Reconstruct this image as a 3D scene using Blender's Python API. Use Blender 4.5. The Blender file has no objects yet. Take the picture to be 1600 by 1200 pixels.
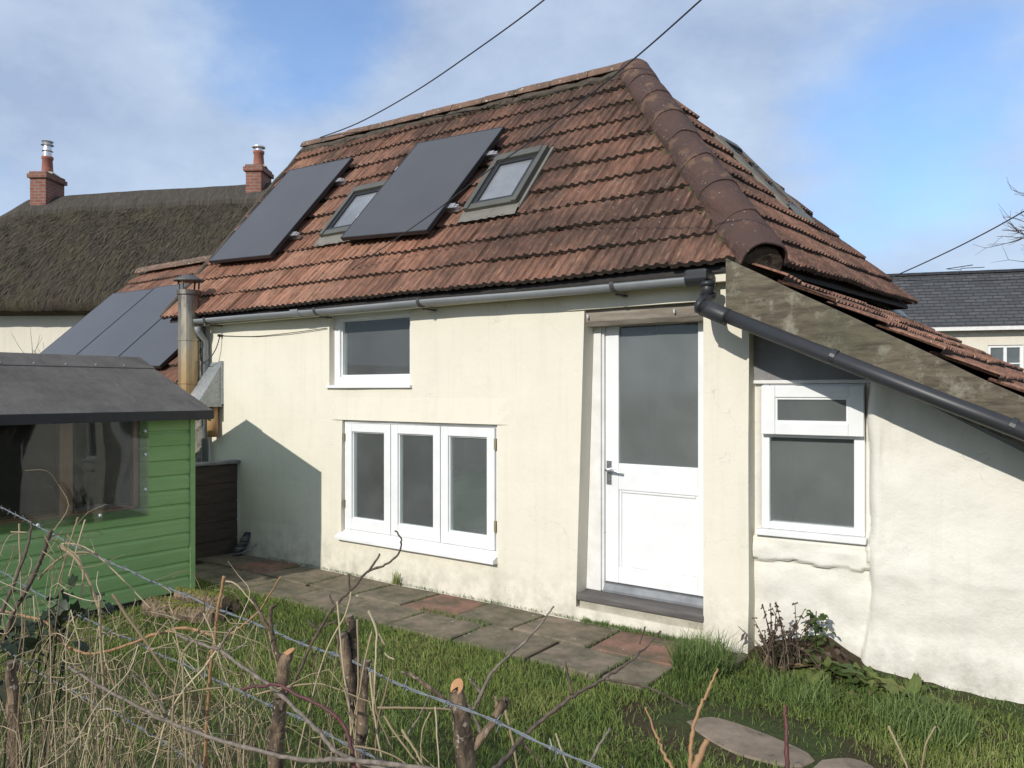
import bpy, bmesh, math, random
import numpy as np
from mathutils import Vector, Matrix, noise
random.seed(7); rng = np.random.default_rng(7)
S = bpy.context.scene; COL = S.collection
R = math.radians; PI = math.pi

# ------------------------------------------------------------------ survey of the place (metres)
FOC, HOR, YAW, CAM = 1250.0, 612.0, R(53.35), Vector((0, -4.9, 1.65))
FWD = Vector((-math.cos(YAW), math.sin(YAW), 0)); RGT = Vector((math.sin(YAW), math.cos(YAW), 0))
def at(px, py, d):                      # a point seen at a photo pixel, d metres deep
    return CAM + d * (FWD + RGT * ((px - 800) / FOC) + Vector((0, 0, (HOR - py) / FOC)))
def trace(pts, d0, d1=None):
    d1 = d0 if d1 is None else d1; n = max(1, len(pts) - 1)
    return [at(p[0], p[1], d0 + (d1 - d0) * i / n) for i, p in enumerate(pts)]

# ------------------------------------------------------------------ node helpers
class NT:
    def __init__(s, name):
        s.m = bpy.data.materials.new(name); s.m.use_nodes = True; s.t = s.m.node_tree; s.t.nodes.clear()
        s.out = s.n('ShaderNodeOutputMaterial')
    def n(s, t, **kw):
        x = s.t.nodes.new(t)
        for k, v in kw.items():
            if k.startswith('_'): setattr(x, k[1:], v)
            else: s.set(x.inputs[k.replace('__', ' ')], v)
        return x
    def set(s, sock, v):
        if hasattr(v, 'is_linked') or isinstance(v, bpy.types.NodeSocket): s.t.links.new(v, sock)
        elif isinstance(v, bpy.types.Node): s.t.links.new(v.outputs[0], sock)
        else: sock.default_value = v
    def coord(s, k='Object'):
        return s.n('ShaderNodeTexCoord').outputs[k]
    def mapping(s, vec, scale=(1, 1, 1), loc=(0, 0, 0), rot=(0, 0, 0)):
        return s.n('ShaderNodeMapping', Vector=vec, Scale=scale, Location=loc, Rotation=rot).outputs[0]
    def noise(s, vec, scale, detail=4, rough=.55, col=False):
        x = s.n('ShaderNodeTexNoise', Vector=vec, Scale=scale, Detail=detail, Roughness=rough)
        return x.outputs['Color' if col else 'Fac']
    def ramp(s, fac, stops, interp='LINEAR'):
        x = s.n('ShaderNodeValToRGB', Fac=fac); r = x.color_ramp; r.interpolation = interp
        while len(r.elements) < len(stops): r.elements.new(.5)
        for e, (p, c) in zip(r.elements, stops):
            e.position = p; e.color = (c, c, c, 1) if isinstance(c, (int, float)) else (*c, 1)
        return x.outputs[0]
    def mix(s, fac, a, b, blend='MIX'):
        x = s.n('ShaderNodeMix', _data_type='RGBA', _blend_type=blend)
        s.set(x.inputs[0], fac)
        for i, v in ((6, a), (7, b)):
            s.set(x.inputs[i], (*v, 1) if isinstance(v, tuple) and len(v) == 3 else v)
        return x.outputs[2]
    def math(s, op, a, b=0, c=0, clamp=False):
        x = s.n('ShaderNodeMath', _operation=op, _use_clamp=clamp); s.set(x.inputs[0], a); s.set(x.inputs[1], b); s.set(x.inputs[2], c)
        return x.outputs[0]
    def bump(s, h, strength=.4, dist=.01):
        return s.n('ShaderNodeBump', Height=h, Strength=strength, Distance=dist).outputs[0]
    def finish(s, col, rough=.8, normal=None, metal=0., spec=.4, **kw):
        b = s.n('ShaderNodeBsdfPrincipled')
        s.set(b.inputs['Base Color'], (*col, 1) if isinstance(col, tuple) and len(col) == 3 else col)
        s.set(b.inputs['Roughness'], rough); s.set(b.inputs['Metallic'], metal); s.set(b.inputs['Specular IOR Level'], spec)
        if normal is not None: s.set(b.inputs['Normal'], normal)
        for k, v in kw.items(): s.set(b.inputs[k.replace('__', ' ')], v)
        s.t.links.new(b.outputs[0], s.out.inputs[0]); s.b = b
        return s.m
def mottled(name, c1, c2, scale=6, rough=.8, bscale=60, bstr=.25, bdist=.004, stretch=(1, 1, 1), lo=.3, hi=.7, metal=0., spec=.4, specks=None):
    t = NT(name); v = t.mapping(t.coord(), stretch)
    c = t.mix(t.ramp(t.noise(v, scale, 6, .6), [(lo, 0.), (hi, 1.)]), c1, c2)
    if specks:
        sp = t.ramp(t.noise(t.coord(), specks[1], 3, .6), [(specks[2], 0.), (specks[2] + .05, 1.)]); c = t.mix(sp, c, specks[0])
    return t.finish(c, rough, t.bump(t.noise(v, bscale, 5, .6), bstr, bdist), metal, spec)

# ------------------------------------------------------------------ materials
M = {}
def wall_mat(name, a, b, dirt, bumpy):
    t = NT(name); o = t.coord()
    c = t.mix(t.ramp(t.noise(o, 1.3, 5, .6), [(.35, 0.), (.7, 1.)]), a, b)
    c = t.mix(t.ramp(t.noise(o, 5., 6, .65), [(.55, 0.), (.85, .35)]), c, dirt)
    z = t.n('ShaderNodeSeparateXYZ', Vector=o).outputs[2]
    low = t.math('MULTIPLY', t.ramp(z, [(.0, 1.), (.45, 0.)]), t.ramp(t.noise(o, 7, 6, .7), [(.38, 0.), (.72, .9)]))
    c = t.mix(low, c, tuple(x * .62 for x in dirt))
    stv = t.mapping(o, (9, 9, .55)); c = t.mix(t.ramp(t.noise(stv, 1.6, 6, .65), [(.52, 0.), (.78, .38)]), c, dirt)
    ck = t.n('ShaderNodeTexVoronoi', Vector=t.mix(.35, o, t.noise(o, 3.5, 4, .6, True)), Scale=1.6, _feature='DISTANCE_TO_EDGE').outputs['Distance']
    c = t.mix(t.math('MULTIPLY', t.ramp(ck, [(.001, .35), (.003, 0.)]), t.ramp(t.noise(o, 1.1, 3), [(.5, 0.), (.6, 1.)])), c, tuple(x * .55 for x in dirt))
    pits = t.ramp(t.noise(t.mapping(o, (1, 1, 1.4)), 38, 2, .4), [(.77, 0.), (.8, .5)])
    c = t.mix(pits, c, (.35, .31, .26))
    h = t.math('ADD', t.noise(o, 9, 6, .62), t.math('MULTIPLY', t.noise(o, 70, 4, .6), .18))
    return t.finish(c, .88, t.bump(h, bumpy[0], bumpy[1]), spec=.2)
M['cream'] = wall_mat('cream_render', (.755, .70, .58), (.705, .66, .545), (.58, .55, .45), (.22, .02))
M['limewash'] = wall_mat('limewash', (.76, .725, .64), (.71, .68, .60), (.58, .545, .455), (.34, .03))
M['far_wall'] = wall_mat('far_wall_render', (.74, .68, .57), (.70, .65, .54), (.55, .5, .4), (.3, .03))
M['white'] = mottled('white_gloss_paint', (.80, .80, .795), (.70, .70, .685), 4.5, .42, 30, .1, .003, lo=.4, hi=.85, spec=.45)
M['white_old'] = mottled('white_old_paint', (.78, .77, .74), (.66, .64, .6), 8, .6, 45, .3, .003, specks=((.42, .37, .32), 22, .68))
M['tan_putty'] = mottled('old_putty', (.5, .45, .36), (.42, .37, .3), 14, .9)
def tile_mat(name, fade):
    t = NT(name); o = t.coord(); uv = t.coord('UV')
    s = t.n('ShaderNodeSeparateXYZ', Vector=uv); fu = t.math('FLOOR', s.outputs[0]); fv = t.math('FLOOR', s.outputs[1])
    wn = t.n('ShaderNodeTexWhiteNoise', Vector=t.n('ShaderNodeCombineXYZ', X=fu, Y=fv)).outputs['Value']
    clay = t.ramp(wn, [(0, (.29, .14, .09)), (.25, (.39, .19, .122)), (.7, (.47, .25, .165)), (.85, (.41, .195, .125)), (1, (.34, .17, .115))])
    big = t.noise(o, .9, 4, .6)
    ox = t.n('ShaderNodeSeparateXYZ', Vector=o)
    wear = t.math('ADD', t.math('MULTIPLY', ox.outputs[0], fade[0]), t.math('ADD', t.math('MULTIPLY', ox.outputs[2], fade[1]), fade[2]))
    wear = t.math('ADD', wear, t.math('MULTIPLY', t.math('SUBTRACT', big, .5), 2.1), clamp=True)
    st = t.noise(t.mapping(o, (14, 3, 3)), 2.2, 6, .65)
    dk = t.ramp(t.math('ADD', t.math('MULTIPLY', wear, .55), t.math('MULTIPLY', st, .55)), [(.36, 0.), (.78, .92)])
    c = t.mix(dk, clay, (.072, .044, .036))
    c = t.mix(t.ramp(t.noise(t.mapping(o, (7, 1.6, 1.6)), 5, 6, .75), [(.47, 0.), (.70, .85)]), c, (.085, .06, .045))
    c = t.mix(t.ramp(t.noise(t.mapping(o, (26, 2.4, 2.4)), 2.6, 5, .6), [(.40, .75), (.62, 0.)]), c, t.mix(.5, c, (.05, .034, .027)))
    c = t.mix(t.ramp(t.noise(t.mapping(o, (22, 3, 3), (5, 1, 2)), 2.2, 5, .6), [(.58, 0.), (.74, .55)]), c, (.45, .25, .16))
    fine = t.ramp(t.noise(o, 42, 3, .55), [(.66, 0.), (.72, .55)])
    c = t.mix(t.math('MULTIPLY', fine, t.ramp(big, [(.35, .2), (.65, 1.)])), c, (.33, .27, .20))
    c = t.mix(t.ramp(t.noise(o, 9, 7, .7), [(.60, 0.), (.70, .55)]), c, (.20, .18, .14))
    vo = t.n('ShaderNodeTexVoronoi', Vector=o, Scale=17.); wsp = t.ramp(vo.outputs['Distance'], [(.06, 1.), (.1, 0.)])
    pick = t.ramp(t.n('ShaderNodeSeparateXYZ', Vector=vo.outputs['Color']).outputs[0], [(.86, 0.), (.88, .8)])
    c = t.mix(t.math('MULTIPLY', wsp, pick), c, (.48, .46, .40))
    h = t.math('ADD', t.noise(o, 30, 5, .65), t.math('MULTIPLY', t.noise(o, 130, 3, .6), .4))
    return t.finish(c, .9, t.bump(h, .55, .012), spec=.2)
M['tile'] = tile_mat('clay_tile', (.125, .22, -.19))
M['tile_hip'] = tile_mat('weathered_clay_tile', (.0, .05, .56))
M['tile_red'] = tile_mat('red_clay_tile', (.0, .0, .38))
M['tile_butt'] = mottled('moss_shade_tile_edge', (.075, .052, .042), (.04, .034, .026), 18, .95, 80, .5, .006, specks=((.16, .085, .055), 16, .6))  # mossy tile butts, darkened to paint in the shade line below each course
def hip_mat():
    t = NT('hip_tile_clay'); o = t.coord()
    c = t.mix(t.ramp(t.noise(o, 4, 6, .65), [(.35, 0.), (.7, 1.)]), (.118, .068, .055), (.082, .056, .049))
    c = t.mix(t.ramp(t.noise(o, 6, 4, .6), [(.56, 0.), (.64, .85)]), c, (.19, .12, .08))
    vo = t.n('ShaderNodeTexVoronoi', Vector=o, Scale=24.); sp = t.ramp(vo.outputs['Distance'], [(.1, 1.), (.17, 0.)])
    pick = t.ramp(t.n('ShaderNodeSeparateXYZ', Vector=vo.outputs['Color']).outputs[0], [(.68, 0.), (.7, .75)])
    c = t.mix(t.math('MULTIPLY', sp, pick), c, (.36, .34, .29))
    return t.finish(c, .92, t.bump(t.noise(o, 26, 7, .75), .9, .02), spec=.2)
M['hip'] = hip_mat()
M['ridge'] = mottled('ridge_tile_clay', (.22, .125, .085), (.085, .065, .05), 5, .9, 60, .5, .01, specks=((.38, .35, .28), 25, .62))
M['mortar'] = mottled('lime_mortar', (.115, .09, .068), (.05, .045, .034), 12, .95, 40, .6, .02)
M['moss'] = mottled('moss', (.10, .11, .03), (.055, .06, .025), 25, .95, 90, .5, .01)
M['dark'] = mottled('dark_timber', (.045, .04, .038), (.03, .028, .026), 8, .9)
M['lead'] = mottled('lead_flashing', (.27, .28, .29), (.17, .175, .18), 9, .55, 30, .2, .004, metal=.3)
M['gutter'] = mottled('grey_gutter_plastic', (.26, .27, .28), (.19, .2, .205), 7, .42, 50, .08, .003, stretch=(.4, 1, 1), specks=((.2, .2, .19), 14, .66))
M['blackpvc'] = mottled('black_pipe_plastic', (.026, .027, .029), (.036, .037, .04), 5, .42, 40, .06, .003)
M['iron'] = mottled('dark_bracket_iron', (.05, .05, .052), (.075, .07, .068), 9, .6)
def plank_mat(name, a, b, lichen, scale, stretch, l0=.55):
    t = NT(name); o = t.coord(); v = t.mapping(o, stretch)
    c = t.mix(t.ramp(t.noise(v, scale, 7, .65), [(.3, 0.), (.7, 1.)]), a, b)
    if lichen:
        lm = t.ramp(t.noise(o, 7, 7, .72), [(l0, 0.), (l0 + .12, .85)]); c = t.mix(lm, c, lichen)
        c = t.mix(t.ramp(t.noise(o, 2.2, 5, .6), [(.5, 0.), (.72, .6)]), c, (.07, .075, .045))
    return t.finish(c, .9, t.bump(t.noise(v, scale * 5, 6, .65), .5, .006), spec=.2)
M['barge'] = plank_mat('weathered_bargeboard', (.19, .16, .112), (.06, .05, .037), (.27, .25, .19), 7, (.9, 3, 5), .53)
M['beam'] = plank_mat('oak_lintel', (.33, .285, .235), (.18, .155, .125), None, 3.5, (1.2, 5, 9))
M['stepwood'] = plank_mat('step_timber', (.17, .155, .145), (.09, .082, .076), None, 3.5, (1, 6, 9))
M['greyboard'] = mottled('grey_board', (.27, .265, .265), (.19, .185, .185), 4, .85, 30, .25, .005, specks=((.33, .32, .31), 30, .66))
M['concrete'] = mottled('pale_concrete', (.48, .44, .35), (.3, .28, .22), 9, .95, 50, .5, .01)
def glass_mat(name, tint, rough=.02, film=None, fres=1.5):
    t = NT(name)
    tr = t.n('ShaderNodeBsdfTransparent', Color=(*tint, 1)); gl = t.n('ShaderNodeBsdfGlossy', Roughness=rough, Color=(.92, .95, .95, 1))
    base = tr.outputs[0]
    if film:
        o = t.coord(); df = t.n('ShaderNodeBsdfDiffuse', Color=(*film[0], 1))
        f = t.math('MULTIPLY', t.ramp(t.noise(o, 1.6, 7, .65), [(.3, .55), (.7, 1.)]), film[1])
        mx = t.n('ShaderNodeMixShader'); t.set(mx.inputs[0], f); t.set(mx.inputs[1], base); t.set(mx.inputs[2], df.outputs[0]); base = mx.outputs[0]
    m2 = t.n('ShaderNodeMixShader'); t.set(m2.inputs[0], t.n('ShaderNodeFresnel', IOR=fres)); t.set(m2.inputs[1], base); t.set(m2.inputs[2], gl.outputs[0])
    t.t.links.new(m2.outputs[0], t.out.inputs[0]); return t.m
M['glass'] = glass_mat('window_glass', (.80, .85, .84), .015, ((.38, .40, .40), .27))
M['obscure'] = glass_mat('grimy_glass', (.70, .75, .73), .08, ((.37, .39, .385), .33))
M['acrylic'] = glass_mat('acrylic_sheet', (.82, .82, .80), .03, ((.5, .48, .44), .03), 1.6)
M['sky_glass'] = glass_mat('skylight_glass', (.55, .58, .6), .03, ((.50, .52, .55), .5))
M['blindcloth'] = mottled('grey_blind', (.42, .43, .44), (.36, .37, .38), 3, .9)
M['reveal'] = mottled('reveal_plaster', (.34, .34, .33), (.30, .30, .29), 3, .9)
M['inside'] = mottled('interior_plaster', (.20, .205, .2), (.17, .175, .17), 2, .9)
def panel_mat():
    t = NT('solar_cells'); o = t.coord('UV')
    s = t.n('ShaderNodeSeparateXYZ', Vector=o)
    gx = t.math('FRACT', t.math('MULTIPLY', s.outputs[0], 36.)); g = t.ramp(gx, [(.05, 1.), (.1, 0.)])
    c = t.mix(t.math('MULTIPLY', g, .35), (.055, .051, .05), (.078, .074, .072))
    c = t.mix(t.ramp(t.noise(t.coord(), 2.5, 5, .6), [(.3, 0.), (.75, .4)]), c, (.085, .08, .076))
    return t.finish(c, .3, spec=.6)
M['cells'] = panel_mat()
M['pframe'] = mottled('black_anodised_frame', (.02, .02, .022), (.03, .03, .032), 5, .4)
M['alu'] = mottled('aluminium', (.7, .7, .71), (.6, .6, .61), 20, .35, metal=.7)
M['skyframe'] = mottled('olive_grey_cladding', (.105, .103, .085), (.08, .078, .066), 6, .55)
M['skyflash'] = mottled('grey_flashing', (.20, .19, .16), (.14, .13, .11), 9, .7)
def flue_mat():
    t = NT('heat_tinted_steel'); o = t.coord(); z = t.n('ShaderNodeSeparateXYZ', Vector=o).outputs[2]
    f = t.math('ADD', t.math('MULTIPLY', z, .33), t.math('MULTIPLY', t.math('SUBTRACT', t.noise(t.mapping(o, (5, 5, 1.3)), 3, 6, .7), .5), .55))
    c = t.ramp(f, [(.42, (.36, .20, .10)), (.58, (.42, .28, .14)), (.70, (.40, .34, .24)), (.80, (.30, .27, .22)), (.9, (.16, .14, .12))])
    return t.finish(c, .42, t.bump(t.noise(o, 14, 4, .5), .12, .006), .75)
M['flue'] = flue_mat()
M['flue_cap'] = mottled('sooty_steel', (.16, .155, .145), (.09, .088, .08), 10, .6, metal=.4)
M['galv'] = mottled('galvanised_sheet', (.42, .44, .45), (.26, .28, .29), 38, .5, 60, .15, .003, metal=.55)
M['copperish'] = mottled('tan_pipe', (.42, .25, .12), (.34, .19, .09), 6, .5)
M['rubble'] = mottled('rubble_stone', (.32, .29, .24), (.13, .115, .095), 9, .95, 24, .9, .05)
M['chrome'] = mottled('satin_chrome', (.55, .55, .56), (.48, .48, .5), 10, .25, metal=.9)
M['brass'] = mottled('dull_brass', (.42, .36, .22), (.3, .26, .17), 20, .5, metal=.6)
def brick_mat(name, a, b, mort, scale, bw=.5, bh=.25, ms=.02, rough=.9, src='UV'):
    t = NT(name); u = t.coord(src)
    br = t.n('ShaderNodeTexBrick', Vector=u, Scale=scale, Color1=(*a, 1), Color2=(*b, 1), Mortar=(*mort, 1))
    br.inputs['Mortar Size'].default_value = ms; br.inputs['Brick Width'].default_value = bw; br.inputs['Row Height'].default_value = bh
    c = t.mix(t.ramp(t.noise(t.coord(), 1.6, 8, .75), [(.38, 0.), (.72, .75)]), br.outputs[0], tuple(x * .5 for x in a))
    return t.finish(c, rough, t.bump(t.math('SUBTRACT', t.noise(t.coord(), 40, 4, .6), br.outputs['Fac']), .5, .01), spec=.3)
M['brick'] = brick_mat('red_brick', (.30, .12, .085), (.22, .085, .065), (.27, .22, .18), 1., .22, .075, .011)
M['slate'] = brick_mat('roof_slate', (.105, .106, .108), (.066, .067, .07), (.03, .031, .033), 1., .28, .17, .012, .65)
M['pot'] = mottled('terracotta_pot', (.33, .135, .095), (.26, .10, .075), 8, .85)
def thatch_mat(name, a, b, c3):
    t = NT(name); o = t.coord('UV')
    v = t.mapping(o, (1, .16, 1)); c = t.mix(t.ramp(t.noise(v, 9, 8, .7), [(.34, 0.), (.66, 1.)]), a, b)
    c = t.mix(t.ramp(t.noise(o, 1.1, 6, .65), [(.42, 0.), (.68, .85)]), c, c3)
    h = t.math('ADD', t.noise(v, 26, 6, .7), t.noise(o, 7, 6, .7))
    return t.finish(c, .95, t.bump(h, 1., .09), spec=.1)
M['thatch'] = thatch_mat('mossy_thatch', (.125, .10, .076), (.05, .041, .034), (.11, .095, .058))
M['thatch_ridge'] = thatch_mat('grey_thatch_ridge', (.15, .13, .108), (.085, .075, .064), (.115, .10, .08))
def felt_mat():
    t = NT('roofing_felt'); o = t.coord()
    c = t.mix(t.noise(o, 160, 2, .5), (.10, .09, .08), (.175, .16, .145))
    c = t.mix(t.ramp(t.noise(o, 3.2, 8, .72), [(.38, 0.), (.68, .85)]), c, (.08, .07, .062))
    c = t.mix(t.ramp(t.noise(t.mapping(o, (1, 4, 1)), 6, 4, .7), [(.64, 0.), (.72, .5)]), c, (.24, .225, .2))
    return t.finish(c, .92, t.bump(t.math('ADD', t.math('MULTIPLY', t.noise(o, 190, 2, .5), .12), t.noise(t.mapping(o, (1, 2.2, 1)), 3.5, 5, .6)), .6, .02), spec=.25)
M['felt'] = felt_mat()
M['green'] = plank_mat('green_shed_paint', (.33, .49, .21), (.215, .38, .13), None, 1.5, (3, .8, 5))
M['shedwood'] = plank_mat('shed_timber', (.58, .36, .21), (.44, .27, .16), None, 4, (5, 5, 1))
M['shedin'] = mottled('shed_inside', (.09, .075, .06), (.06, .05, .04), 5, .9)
M['oldboard'] = plank_mat('dark_old_boards', (.085, .065, .05), (.05, .04, .034), (.12, .105, .085), 3, (3, 1, 7), .62)
def slab_mat():
    t = NT('paving_stone'); o = t.coord(); r = t.n('ShaderNodeSeparateXYZ', Vector=t.coord('UV')).outputs[0]
    c = t.ramp(r, [(0, (.18, .148, .105)), (.3, (.235, .185, .13)), (.62, (.20, .168, .122)), (.8, (.26, .20, .145)), (.9, (.27, .145, .105)), (1, (.28, .15, .11))])
    c = t.mix(t.ramp(t.noise(o, 5, 7, .7), [(.38, 0.), (.62, .85)]), c, (.088, .085, .055))
    c = t.mix(t.ramp(t.noise(o, 17, 4, .6), [(.60, 0.), (.75, .6)]), c, (.27, .24, .19))
    vo = t.n('ShaderNodeTexVoronoi', Vector=t.mapping(o, (1, 1.3, .2)), Scale=11.); sp = t.ramp(vo.outputs['Distance'], [(.08, 1.), (.13, 0.)])
    pk = t.ramp(t.n('ShaderNodeSeparateXYZ', Vector=vo.outputs['Color']).outputs[0], [(.84, 0.), (.86, .8)]); c = t.mix(t.math('MULTIPLY', sp, pk), c, (.48, .45, .38))
    return t.finish(c, .92, t.bump(t.noise(o, 22, 7, .7), .5, .012), spec=.25)
M['slab'] = slab_mat()
M['stone'] = mottled('stepping_stone', (.29, .225, .165), (.16, .125, .095), 8, .9, 26, .5, .012, specks=((.1, .09, .07), 9, .66))
def soil_mat():
    t = NT('soil_and_turf'); o = t.coord()
    c = t.mix(t.ramp(t.noise(o, 2.4, 7, .65), [(.4, 0.), (.6, 1.)]), (.075, .05, .032), (.06, .085, .028))
    c = t.mix(t.ramp(t.noise(o, 14, 6, .7), [(.45, 0.), (.7, .7)]), c, (.045, .038, .024))
    return t.finish(c, .95, t.bump(t.noise(o, 18, 7, .7), .9, .04), spec=.15)
M['soil'] = soil_mat()
def blade_mat(name, stops, trans=.25, rough=.6):
    t = NT(name); u = t.n('ShaderNodeSeparateXYZ', Vector=t.coord('UV')).outputs[0]
    c = t.ramp(u, stops); m = t.finish(c, rough, spec=.3)
    if trans:
        tl = t.n('ShaderNodeBsdfTranslucent'); t.set(tl.inputs[0], c); mx = t.n('ShaderNodeMixShader', Fac=trans)
        t.set(mx.inputs[1], t.b.outputs[0]); t.set(mx.inputs[2], tl.outputs[0]); t.t.links.new(mx.outputs[0], t.out.inputs[0])
    return m
M['grass'] = blade_mat('grass_blades', [(0, (.095, .145, .036)), (.4, (.19, .255, .06)), (.75, (.275, .32, .085)), (.9, (.33, .32, .13)), (.96, (.30, .25, .12)), (1, (.36, .29, .15))])
M['tuft'] = blade_mat('lush_grass', [(0, (.085, .14, .04)), (.5, (.155, .22, .065)), (1, (.24, .29, .11))])
M['straw'] = blade_mat('dry_straw', [(0, (.10, .075, .05)), (.2, (.20, .15, .095)), (.45, (.34, .255, .15)), (.8, (.50, .395, .24)), (1, (.60, .50, .34))], .15)
M['thatchstraw'] = blade_mat('weathered_straw', [(0, (.03, .025, .02)), (.5, (.075, .062, .042)), (.8, (.10, .088, .052)), (1, (.13, .115, .075))], 0, .95)
M['dock'] = blade_mat('dock_leaf', [(0, (.055, .085, .028)), (.5, (.10, .145, .04)), (.85, (.20, .23, .065)), (1, (.17, .11, .065))], .25, .5)
M['bramble'] = blade_mat('bramble_leaf', [(0, (.018, .028, .014)), (.6, (.035, .05, .022)), (1, (.06, .06, .05))], .1, .5)
M['deadstem'] = blade_mat('dead_stem', [(0, (.055, .038, .03)), (.6, (.11, .075, .055)), (1, (.26, .20, .13))], 0)
M['bark'] = mottled('hedge_bark', (.25, .175, .11), (.055, .04, .028), 42, .92, 120, .9, .006, stretch=(1, 1, .35), lo=.38, hi=.62, specks=((.34, .29, .22), 70, .62))
M['twig'] = mottled('grey_twig_bark', (.26, .215, .17), (.085, .066, .052), 55, .8, 120, .5, .003)
M['twig_brown'] = mottled('brown_twig_bark', (.16, .115, .082), (.055, .04, .032), 55, .8, 120, .5, .003)
M['cane_red'] = mottled('red_cane', (.13, .04, .035), (.08, .035, .035), 20, .6)
M['cane_tan'] = mottled('orange_cane', (.36, .20, .09), (.26, .15, .075), 16, .6)
M['cutwood'] = mottled('fresh_cut_wood', (.52, .28, .125), (.34, .17, .08), 30, .8)
M['greycut'] = mottled('old_cut_wood', (.24, .19, .14), (.14, .11, .085), 30, .9)
M['wire'] = mottled('galvanised_wire', (.27, .29, .31), (.17, .18, .19), 60, .55, metal=.3)
M['cable'] = mottled('black_cable', (.03, .03, .033), (.04, .04, .042), 9, .6)
M['rag'] = mottled('black_ribbed_hose', (.03, .03, .032), (.16, .16, .16), 26, .7, stretch=(.1, .1, 1), lo=.5, hi=.56)
M['plastic'] = mottled('pale_plastic_sheet', (.6, .6, .58), (.5, .5, .5), 5, .4)

# ------------------------------------------------------------------ mesh helpers
class MB:
    def __init__(s): s.v = []; s.f = []; s.uv = {}; s.mi = []
    def add(s, vs, fs, uv=None, mi=0):
        o = len(s.v); s.v += [Vector(x) for x in vs]
        for f in fs:
            if uv: s.uv[len(s.f)] = [uv[i] for i in f]
            s.f.append(tuple(i + o for i in f)); s.mi.append(mi)
        return s
    def box(s, lo, hi, M4=None, mi=0):
        x0, y0, z0 = lo; x1, y1, z1 = hi
        vs = [Vector(p) for p in ((x0, y0, z0), (x1, y0, z0), (x1, y1, z0), (x0, y1, z0), (x0, y0, z1), (x1, y0, z1), (x1, y1, z1), (x0, y1, z1))]
        if M4: vs = [M4 @ p for p in vs]
        return s.add(vs, [(0, 3, 2, 1), (4, 5, 6, 7), (0, 1, 5, 4), (1, 2, 6, 5), (2, 3, 7, 6), (3, 0, 4, 7)], mi=mi)
    def prism(s, poly, ext, mi=0):          # polygon (3-D points) swept by a vector
        n = len(poly); ext = Vector(ext); vs = [Vector(p) for p in poly] + [Vector(p) + ext for p in poly]
        return s.add(vs, [tuple(range(n))[::-1], tuple(range(n, 2 * n))] + [(i, (i + 1) % n, n + (i + 1) % n, n + i) for i in range(n)], mi=mi)
    def tube(s, pts, r, n=8, caps=True, u=None, wob=0, mi=0):
        pts = [Vector(p) for p in pts]; k = len(pts)
        rs = r if isinstance(r, (list, tuple)) else [r] * k
        if len(rs) == 2 and k != 2: rs = [rs[0] + (rs[1] - rs[0]) * i / (k - 1) for i in range(k)]
        vs = []; up = None
        for i, p in enumerate(pts):
            d = (pts[min(i + 1, k - 1)] - pts[max(i - 1, 0)]); d = d.normalized() if d.length > 1e-9 else Vector((0, 0, 1))
            if up is None: up = Vector((0, 0, 1)) if abs(d.z) < .9 else Vector((1, 0, 0))
            a = d.cross(up).normalized(); b = a.cross(d).normalized(); up = b
            for j in range(n):
                t = 2 * PI * j / n; w = 1 + (wob * random.uniform(-1, 1) if wob else 0)
                vs.append(p + (a * math.cos(t) + b * math.sin(t)) * rs[i] * w)
        fs = [(i * n + j, i * n + (j + 1) % n, (i + 1) * n + (j + 1) % n, (i + 1) * n + j) for i in range(k - 1) for j in range(n)]
        if caps: fs += [tuple(range(n))[::-1], tuple(range((k - 1) * n, k * n))]
        return s.add(vs, fs, [(u, 0)] * len(vs) if u is not None else None, mi)
    def lathe(s, c, prof, n=20, axis='z', mi=0):
        vs = []; c = Vector(c)
        for r, z in prof:
            for j in range(n):
                t = 2 * PI * j / n; vs.append(c + Vector((r * math.cos(t), r * math.sin(t), z)))
        k = len(prof)
        fs = [(i * n + j, i * n + (j + 1) % n, (i + 1) * n + (j + 1) % n, (i + 1) * n + j) for i in range(k - 1) for j in range(n)]
        return s.add(vs, fs + [tuple(range(n))[::-1], tuple(range((k - 1) * n, k * n))], mi=mi)
    def build(s, name, mat, parent=None, smooth=False, bevel=0, origin=None):
        if parent is not None: org = parent['_o'] if '_o' in parent else (0, 0, 0)
        elif origin is not None: org = origin
        else:
            xs = [v.x for v in s.v]; ys = [v.y for v in s.v]; zs = [v.z for v in s.v]
            org = ((min(xs) + max(xs)) / 2, (min(ys) + max(ys)) / 2, min(zs))
        org = Vector(org); me = bpy.data.meshes.new(name)
        me.from_pydata([v - org for v in s.v], [], s.f)
        for m in (mat if isinstance(mat, (list, tuple)) else [mat]): me.materials.append(M[m])
        if isinstance(mat, (list, tuple)): me.polygons.foreach_set('material_index', s.mi)
        if s.uv:
            ul = me.uv_layers.new(name='UVMap')
            for p in me.polygons:
                q = s.uv.get(p.index)
                if q:
                    for li, c in zip(p.loop_indices, q): ul.data[li].uv = c
        if smooth: me.polygons.foreach_set('use_smooth', [True] * len(me.polygons))
        me.validate(); me.update()
        o = bpy.data.objects.new(name, me); COL.objects.link(o)
        if parent is not None: o.parent = parent
        else: o.location = org
        o['_o'] = tuple(org)
        if bevel:
            b = o.modifiers.new('bevel', 'BEVEL'); b.width = bevel; b.segments = 2; b.limit_method = 'ANGLE'; b.angle_limit = R(40)
        return o
def B(lo, hi): return MB().box(lo, hi)
def thing(name, label, cat, loc, group=None):
    o = bpy.data.objects.new(name, None); COL.objects.link(o); o.location = loc; o['_o'] = tuple(loc)
    o.empty_display_size = .2
    return tag(o, label, cat, group)
def tag(o, label, cat, group=None, kind=None):
    if label: o['label'] = label
    if cat: o['category'] = cat
    if group: o['group'] = group
    if kind: o['kind'] = kind
    return o
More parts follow.
